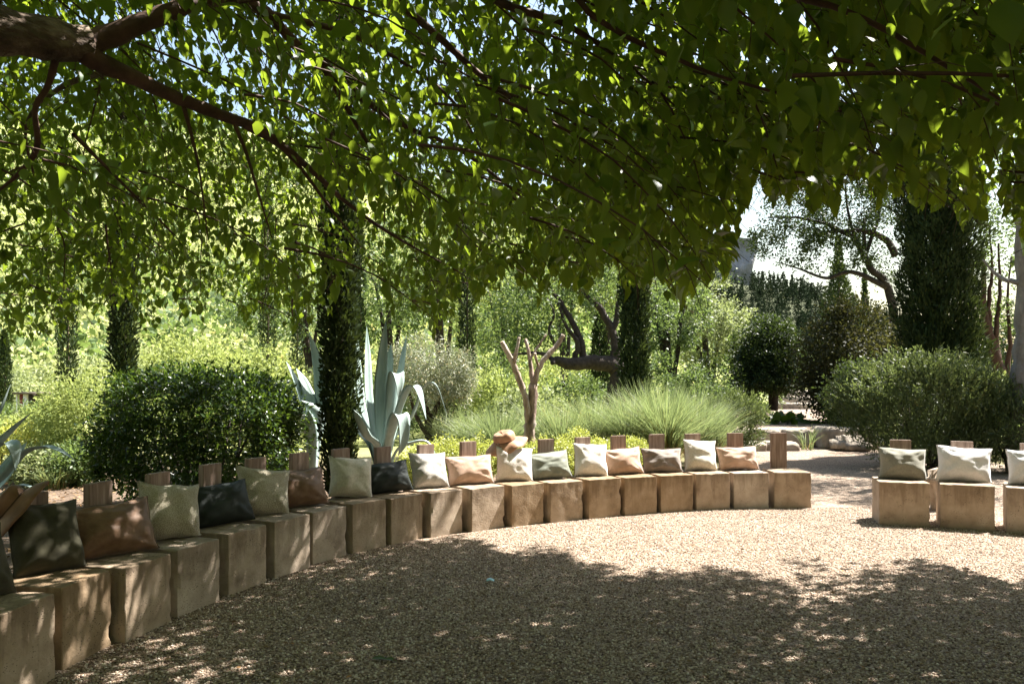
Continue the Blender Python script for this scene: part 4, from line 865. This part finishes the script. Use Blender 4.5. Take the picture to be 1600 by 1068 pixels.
# ------------------------------------------------------------------ the shade tree overhead
TB = np.array([-3.7, 1.8, 0.])
sh = thing('shade_tree', 'great spreading tree whose leafy boughs roof the gravel court', 'tree', tuple(TB))
limb_rows = {
 'trunk': ([(-3.7, 1.8, -.1, .30), (-3.62, 1.85, .8, .23), (-3.4, 2.0, 1.7, .2), (-2.95, 2.4, 2.5, .15), (-2.45, 2.75, 2.85, .11), (-2.05, 3.0, 2.93, .09), (-1.83, 3.3, 3.0, .075)], 14),
}
P = np.array(limb_rows['trunk'][0]); sp = spline(P, 14); tb = Tubes(); tb.add(sp[:, :3], sp[:, 3] * (1 + .05 * np.sin(np.arange(len(sp)) * .9)), 22, .05, 4); tb.build('trunk', M['bark'], sh)
LIMBS = [
 [(128, 68, 3.28, .065), (150, 64, 3.33, .05), (228, 34, 3.4, .042), (305, 5, 3.5, .038), (365, -4, 3.7, .034), (415, 20, 3.9, .03), (443, 48, 4.0, .028), (474, 80, 4.15, .026), (502, 95, 4.2, .024), (545, 138, 4.4, .021), (632, 197, 4.7, .018), (715, 232, 5.0, .014), (805, 300, 5.3, .008), (850, 340, 5.5, .004)],
 [(128, 72, 3.28, .065), (146, 92, 3.32, .05), (210, 122, 3.5, .038), (270, 150, 3.7, .033), (345, 180, 3.9, .03), (410, 205, 4.1, .026), (480, 260, 4.4, .018), (540, 315, 4.7, .014), (610, 365, 5, .01), (690, 410, 5.3, .005)],
 [(88, 70, 3.2, .02), (84, 105, 3.25, .015), (72, 140, 3.3, .013), (55, 170, 3.3, .012), (58, 230, 3.4, .013), (30, 270, 3.5, .01), (-5, 300, 3.6, .006)],
 [(300, 8, 3.5, .03), (450, -60, 3.6, .03), (560, -60, 3.5, .026), (625, 5, 3.5, .02), (690, 62, 3.7, .018), (780, 140, 4.0, .014), (900, 212, 4.4, .01), (1000, 290, 4.8, .005)],
 [(560, -60, 3.5, .026), (700, -60, 3.2, .024), (780, 2, 3.1, .018), (845, 25, 3.1, .015), (891, 42, 3.15, .013), (980, 100, 3.4, .008), (1060, 170, 3.6, .004)],
 [(700, -60, 3.2, .022), (840, -70, 2.9, .018), (906, 2, 2.8, .012), (926, 24, 2.8, .011), (981, 58, 2.85, .01), (1050, 89, 2.9, .009), (1130, 121, 3.0, .007), (1278, 163, 3.2, .005), (1340, 184, 3.3, .003)],
 [(840, -70, 2.9, .018), (1040, -110, 2.6, .017), (1180, -30, 2.5, .013), (1255, -2, 2.5, .011), (1312, 14, 2.5, .010), (1380, 45, 2.5, .009), (1450, 86, 2.5, .008), (1530, 135, 2.55, .006), (1605, 182, 2.6, .004)],
 [(365, 190, 3.95, .012), (385, 240, 4.0, .009), (400, 290, 4.0, .007), (425, 372, 4.1, .003)],
 [(285, 158, 3.75, .012), (300, 215, 3.8, .009), (312, 270, 3.8, .006), (325, 375, 3.9, .003)],
 [(380, 195, 4.0, .016), (450, 240, 4.3, .012), (520, 330, 4.6, .008), (560, 380, 4.8, .004)],
 [(115, 210, 3.6, .010), (150, 245, 3.8, .009), (195, 290, 4.0, .007), (270, 365, 4.3, .004)],
 [(205, 120, 3.5, .02), (160, 115, 3.9, .017), (90, 140, 4.4, .014), (40, 200, 4.8, .010), (60, 300, 5.2, .006)],
 [(500, 95, 4.2, .02), (560, 200, 4.5, .012), (600, 260, 4.7, .008), (650, 330, 5.0, .004)],
 [(420, 22, 3.9, .02), (560, 60, 4.2, .014), (700, 150, 4.7, .01), (760, 250, 5.2, .005)],
]
for k, rows in enumerate(LIMBS):
    px_tube(sh, 'limb', rows, 'bark_red', 8, .06, k, 6, False)

sun_off = np.array([sv.x / sv.z, sv.y / sv.z])
def ok_leaf(p, marg=0.):
    """keeps leaves inside the tree's crown: crown outline seen from the court, wanted edge of its ground shadow, head room"""
    x, y, z = p[:, 0], p[:, 1], p[:, 2]
    sxy = p[:, :2] - z[:, None] * sun_off
    edge = np.interp(sxy[:, 0], [-6, -2.6, -1.3, -.4, .2, 1.04, 2.0, 2.7, 3.3, 4.0, 7], [8.6, 8.3, 7.8, 7.3, 6.85, 6.3, 6.0, 6.3, 6.65, 6.0, 5.8])
    edge = edge + .28 * np.sin(sxy[:, 0] * 4.1 + .6) * np.sin(sxy[:, 0] * 1.7) + .22 * np.sin(sxy[:, 0] * 9.3 + z * 1.5) + .15 * np.sin(sxy[:, 0] * 23 + z * 5)
    ok = (sxy[:, 1] < edge + marg) & (z > 1.86) & (np.linalg.norm(p - np.array([0, 0, EYE]), axis=1) > np.interp(x / np.maximum(y, .3), [-.7, -.25, .05, .25], [3.3, 3.2, 2.3, 1.9]))
    fr = y > .4; u = np.where(fr, CX + F * x / np.where(fr, y, 1), -9999); v = np.where(fr, HY - F * (z - EYE) / np.where(fr, y, 1), -9999)
    env = np.interp(u, [-300, 0, 60, 120, 200, 260, 330, 380, 430, 500, 560, 640, 700, 750, 830, 900, 960, 1040, 1080, 1130, 1150, 1180, 1250, 1330, 1400, 1450, 1500, 1560, 1600, 1900],
                    [500, 500, 525, 500, 480, 455, 470, 500, 465, 480, 425, 455, 475, 455, 425, 425, 445, 415, 440, 415, 380, 300, 270, 285, 310, 275, 310, 330, 360, 420])
    wob = 26 * np.sin(u * .031) + 20 * np.sin(u * .083 + 1.3) + 14 * np.sin(u * .19 + z * 2)
    return ok & (v < env + 18 + wob)
def thin(p, rg):                                 # the crown is airier on the garden side
    u = CX + F * p[:, 0] / np.maximum(p[:, 1], .4); v = HY - F * (p[:, 2] - EYE) / np.maximum(p[:, 1], .4)
    low = np.clip((v + 60) / 240, 0, 1) * np.clip((1000 - u) / 400, 0, 1) * (p[:, 1] > .4)
    rt = np.clip((u - 1000) / 200, 0, 1) * (p[:, 1] > .4) * .35
    return rg.random(len(p)) > .62 * low + rt
rg = np.random.default_rng(11)
HUB = np.array([-2.3, 2.7])
LP, LD, LN, LL = [], [], [], []; tw = Tubes(); nb = 0; tries = 0
while nb < 1900 and tries < 20000:
    tries += 1
    s0 = np.array([rg.uniform(-6.0, 7.0), rg.uniform(.4, 10.2), 0.]); 
    s0[2] = 2.15 + 2.9 * rg.random() ** 1.25
    if not (ok_leaf(s0[None])[0] and thin(s0[None], rg)[0]): continue
    rdir = s0[:2] - HUB; rdir = rdir / max(.3, np.linalg.norm(rdir)); th = rg.normal(0, .55); cs, sn = math.cos(th), math.sin(th)
    dr = np.array([rdir[0] * cs - rdir[1] * sn, rdir[0] * sn + rdir[1] * cs, rg.uniform(-.15, .15)])
    ln = rg.uniform(.7, 1.4); m_ = 8; pts = [s0]; d_ = norm(dr)
    for k in range(m_ - 1):
        d_ = norm(d_ + np.array([0, 0, -.11]) + rg.normal(0, .05, 3)); pts.append(pts[-1] + d_ * ln / (m_ - 1))
    pts = np.array(pts); good = ok_leaf(pts); e = m_ if good.all() else int(np.argmin(good))
    if e < 3: continue
    pts = pts[:e]; nb += 1
    tw.add(pts, np.linspace(.0065, .002, e), 4, cap=False)
    for k in range(e):
        t_ = norm(pts[min(k + 1, e - 1)] - pts[max(k - 1, 0)])
        for sd in (-1, 1):
            side = norm(np.cross(t_, [0, 0, 1])) * sd; tl = rg.uniform(.12, .30); nl = 4
            td = norm(t_ * .7 + side * .9 + np.array([0, 0, rg.uniform(-.5, .05)]))
            q = pts[k] + td * tl * np.linspace(.35, 1, nl)[:, None] + rg.normal(0, .03, (nl, 3)); q[:, 2] -= np.linspace(0, .05, nl)
            if rg.random() < .5: tw.add(np.array([pts[k], pts[k] + td * tl * .5, q[-1]]), [.002, .0017, .001], 3, cap=False)
            LP.append(q); hor = norm(td * .5 + rg.normal(0, .5, (nl, 3))); dn = rg.uniform(.35, 1.3, (nl, 1))
            LD.append(norm(hor + np.array([0, 0, -1.]) * dn)); LN.append(norm(hor * .8 + np.array([0, 0, .8]) + rg.normal(0, .35, (nl, 3)))); LL.append(np.clip(rg.normal(.076, .02, nl), .035, .13) * np.interp(s0[0] / max(s0[1], .5), [-.5, .0, .3], [.82, 1., 1.15]))
LP, LD, LN, LL = map(np.concatenate, (LP, LD, LN, LL))
k_ = ok_leaf(LP) & ok_leaf(LP + LD * LL[:, None] * .6); LP, LD, LN, LL = LP[k_], LD[k_], LN[k_], LL[k_]
rn = rg.random(len(LP)) * .84
# crown leaves added mostly above and behind the view, to deepen the shade
n = 330000; UP = np.stack([rg.uniform(-9.5, 10, n), rg.uniform(-8.5, 10.5, n), 0 * np.arange(n)], -1)
cl = np.array([noise.noise(Vector((p_[0] * .9, p_[1] * .9, 3.1))) for p_ in UP])
lo = np.where(UP[:, 0] / np.maximum(UP[:, 1], .5) < .72, np.maximum(3.6, 1.75 + .5 * UP[:, 1]), 3.5); UP[:, 2] = np.where(rg.random(n) < .03, rg.uniform(3.3, 4.6, n), lo + 1.9 * rg.random(n))
sk = (UP[:, 1] < -1.5) | (UP[:, 0] > 6.5) | ((UP[:, 0] < -6) & (UP[:, 1] < 5)); UP[:, 2] = np.where(sk, rg.uniform(2.1, 5.6, n), UP[:, 2])  # low hanging skirts added out of view to block sky light
us = (UP[:, :2] - UP[:, 2:] * sun_off)[:, 0]
UP = UP[ok_leaf(UP) & (cl > np.interp(us, [-4.5, -3, 0, .6], [-.2, -.3, -.3, -.5]) + .12 * rg.random(n)) & (rg.random(n) < np.interp(us, [-4.5, -3, 0, .6], [.6, .65, .85, 1]))]; n = len(UP)
ud = norm(rg.normal(0, .6, (n, 3)) + np.array([0, 0, -.4])); un = norm(rg.normal(0, .5, (n, 3)) + np.array([0, 0, 1.]))
uL = rg.uniform(.09, .15, n)
tag(link('added_shade_foliage', leaf_mesh('added_shade_foliage', LEAF_MID, UP, ud, un, uL, uL * .7, rg.random(n) * .75, sh), M['mulberry'], sh), kind='stuff')
print('shade tree leaves', len(LP), 'branches', nb)
u = CX + F * LP[:, 0] / np.maximum(LP[:, 1], .1); v = HY - F * (LP[:, 2] - EYE) / np.maximum(LP[:, 1], .1)
vis = (LP[:, 1] > .5) & (u > 0) & (u < 1600) & (v > 0) & (v < 1068)
order = np.argsort(-np.where(vis, LL / np.linalg.norm(LP - np.array([0, 0, EYE]), axis=1), 0)); big, rest = order[:300], order[300:]
for tm, sub in ((LEAF_BIG, rest[::2]), (LEAF_CURL, rest[1::2])):
    tag(link('foliage', leaf_mesh('foliage', tm, LP[sub], LD[sub], LN[sub], LL[sub], LL[sub] * rg.uniform(.56, .78, len(sub)), rn[sub], sh), M['mulberry'], sh), kind='stuff')
tag(tw.build('twigs', M['bark_red'], sh), kind='stuff')
L0 = leaf_mesh('leaf', LEAF_BIG, np.zeros((1, 3)), np.array([[1., 0, 0]]), np.array([[0, 0, 1.]]), 1., .68, np.array([.35])); L0.materials.append(M['mulberry'])
L1_ = leaf_mesh('leaf', LEAF_CURL, np.zeros((1, 3)), np.array([[1., 0, 0]]), np.array([[0, 0, 1.]]), 1., .7, np.array([.5])); L1_.materials.append(M['mulberry'])
for i in big:
    d_ = norm(LD[i]); sd = norm(np.cross(LN[i], d_)); n_ = np.cross(d_, sd); o = link('leaf', L1_ if i % 2 else L0, None, sh)
    m4 = Matrix(((d_[0], sd[0], n_[0]), (d_[1], sd[1], n_[1]), (d_[2], sd[2], n_[2]))).to_4x4()
    o.matrix_basis = Matrix.Translation(Vector(LP[i] - TB)) @ m4 @ Matrix.Scale(float(LL[i]), 4)

# ------------------------------------------------------------------ loose gravel, litter and small finds
bm = bmesh.new(); bmesh.ops.create_icosphere(bm, subdivisions=1, radius=1)
for v_ in bm.verts: v_.co *= 1 + noise.noise(v_.co * 1.7) * .35; v_.co.z *= .62
pm = bpy.data.meshes.new('pebble_shape'); bm.to_mesh(pm); bm.free(); pm.materials.append(M['pebble'])
tvp = np.array([v_.co[:] for v_ in pm.vertices]); tfp = np.array([p_.vertices[:] for p_ in pm.polygons])
ng = bpy.data.node_groups.new('loose_gravel', 'GeometryNodeTree'); ng.interface.new_socket('Geometry', in_out='INPUT', socket_type='NodeSocketGeometry'); ng.interface.new_socket('Geometry', in_out='OUTPUT', socket_type='NodeSocketGeometry')
gi, go = ng.nodes.new('NodeGroupInput'), ng.nodes.new('NodeGroupOutput'); dp = ng.nodes.new('GeometryNodeDistributePointsOnFaces'); dp.inputs['Density'].default_value = 2600
ip = ng.nodes.new('GeometryNodeInstanceOnPoints'); ob = ng.nodes.new('GeometryNodeObjectInfo'); rv = ng.nodes.new('FunctionNodeRandomValue'); rv.data_type = 'FLOAT'; rv.inputs[2].default_value = .0025; rv.inputs[3].default_value = .0085
rr_ = ng.nodes.new('FunctionNodeRandomValue'); rr_.data_type = 'FLOAT_VECTOR'; rr_.inputs[0].default_value = (-.5, -.5, 0); rr_.inputs[1].default_value = (.5, .5, 6.28)
pc_mesh = ng.nodes.new('GeometryNodeMeshIcoSphere'); pc_mesh.inputs['Radius'].default_value = 1; pc_mesh.inputs['Subdivisions'].default_value = 1
sp_ = ng.nodes.new('GeometryNodeSetPosition'); no_ = ng.nodes.new('FunctionNodeRandomValue'); no_.data_type = 'FLOAT_VECTOR'; no_.inputs[0].default_value = (-.28, -.28, -.2); no_.inputs[1].default_value = (.28, .28, .2)
sm = ng.nodes.new('GeometryNodeSetMaterial'); sm.inputs['Material'].default_value = M['pebble']
l = ng.links.new; l(pc_mesh.outputs[0], sp_.inputs[0]); l(no_.outputs[0], sp_.inputs['Offset']); l(sp_.outputs[0], sm.inputs[0]); l(sm.outputs[0], ip.inputs['Instance'])
l(gi.outputs[0], dp.inputs[0]); l(dp.outputs[0], ip.inputs['Points']); l(rv.outputs[1], ip.inputs['Scale']); l(rr_.outputs[0], ip.inputs['Rotation']); l(ip.outputs[0], go.inputs[0])
patch = [(-2.4, 3.7), (4.6, 3.7), (6.2, 7.6), (4.6, 9.6), (3.7, 9.5), (2.2, 9.35), (.9, 8.75), (-.4, 7.95), (-1.3, 7.1), (-1.95, 6.0), (-2.25, 4.9)]
bm = bmesh.new(); f = bm.faces.new([bm.verts.new((x, y, .008)) for x, y in patch]); bmesh.ops.triangulate(bm, faces=[f]); me = bpy.data.meshes.new('loose_gravel'); bm.to_mesh(me); bm.free()
o = tag(link('loose_gravel', me, M['gravel']), 'loose tan pebbles strewn over the gravel court', 'gravel', kind='stuff'); md = o.modifiers.new('loose_gravel', 'NODES'); md.node_group = ng

# dry leaf litter on the soil behind the row
rg = np.random.default_rng(19); n = 9000
p = np.stack([rg.uniform(-8, 3.5, n), rg.uniform(3.5, 13, n), np.full(n, .012)], -1); rad = np.linalg.norm(p[:, :2] - C0, axis=1); p = p[(rad > 6.35)]; n = len(p)
a = rg.random(n) * 6.283; dd = np.stack([np.cos(a), np.sin(a), rg.normal(0, .2, n)], -1); nr = norm(rg.normal(0, .35, (n, 3)) + np.array([0, 0, 1.])); LLs = rg.uniform(.03, .085, n)
p[:, 2] += rg.random(n) * .02
tag(link('leaf_litter', leaf_mesh('leaf_litter', LEAF_MID, p, dd, nr, LLs, LLs * .55, rg.random(n)), M['litter']), 'dry brown leaf litter on the soil behind the curved row', 'leaf litter', kind='stuff')
n = 900; p = np.stack([rg.uniform(-2, 4, n), rg.uniform(3.9, 7.5, n), np.full(n, .02)], -1); p = p[np.linalg.norm(p[:, :2] - C0, axis=1) < 5.5]; n = len(p)
a = rg.random(n) * 6.283; dd = np.stack([np.cos(a), np.sin(a), rg.normal(0, .15, n)], -1); nr = norm(rg.normal(0, .3, (n, 3)) + np.array([0, 0, 1.])); LLs = rg.uniform(.015, .045, n)
tag(link('leaf_litter', leaf_mesh('leaf_litter', LEAF_MID, p, dd, nr, LLs, LLs * .5, rg.random(n)), M['litter']), 'tiny dry leaf scraps scattered on the shaded gravel', 'leaf litter', kind='stuff')
for k, (x, y, L_, a, lb) in enumerate([(581, 1034, .09, .1, 'fallen green leaf on the gravel, the longer of a pair'), (601, 1034, .075, -.3, 'fallen green leaf on the gravel, the shorter of a pair')]):
    d = F * EYE / (y - HY); o = link('fallen_leaf', L0); o.location = (gx(x, d), d, .022); o.scale = (L_, L_ * .8, L_); o.rotation_euler = (.1, 0, a); tag(o, lb, 'leaf')
d = F * EYE / (911 - HY); q = np.array([gx(766, d), d, .02])
V = np.array([[-.03, -.02, .004], [.0, -.026, .012], [.03, -.018, .002], [-.028, .02, .012], [.002, .024, .02], [.032, .02, .006], [-.03, -.02, .003], [.0, -.026, .011], [.03, -.018, .001], [-.028, .02, .011], [.002, .024, .019], [.032, .02, .005]])
o = link('paper_scrap', mesh_np('paper_scrap', V, [np.array([[0, 1, 4, 3], [1, 2, 5, 4], [6, 9, 10, 7], [7, 10, 11, 8], [0, 3, 9, 6], [2, 8, 11, 5], [0, 6, 7, 1], [1, 7, 8, 2], [3, 4, 10, 9], [4, 5, 11, 10]])]), M['blue_paper']); o.location = q
tag(o, 'small pale blue paper scrap lying on the gravel', 'paper scrap')
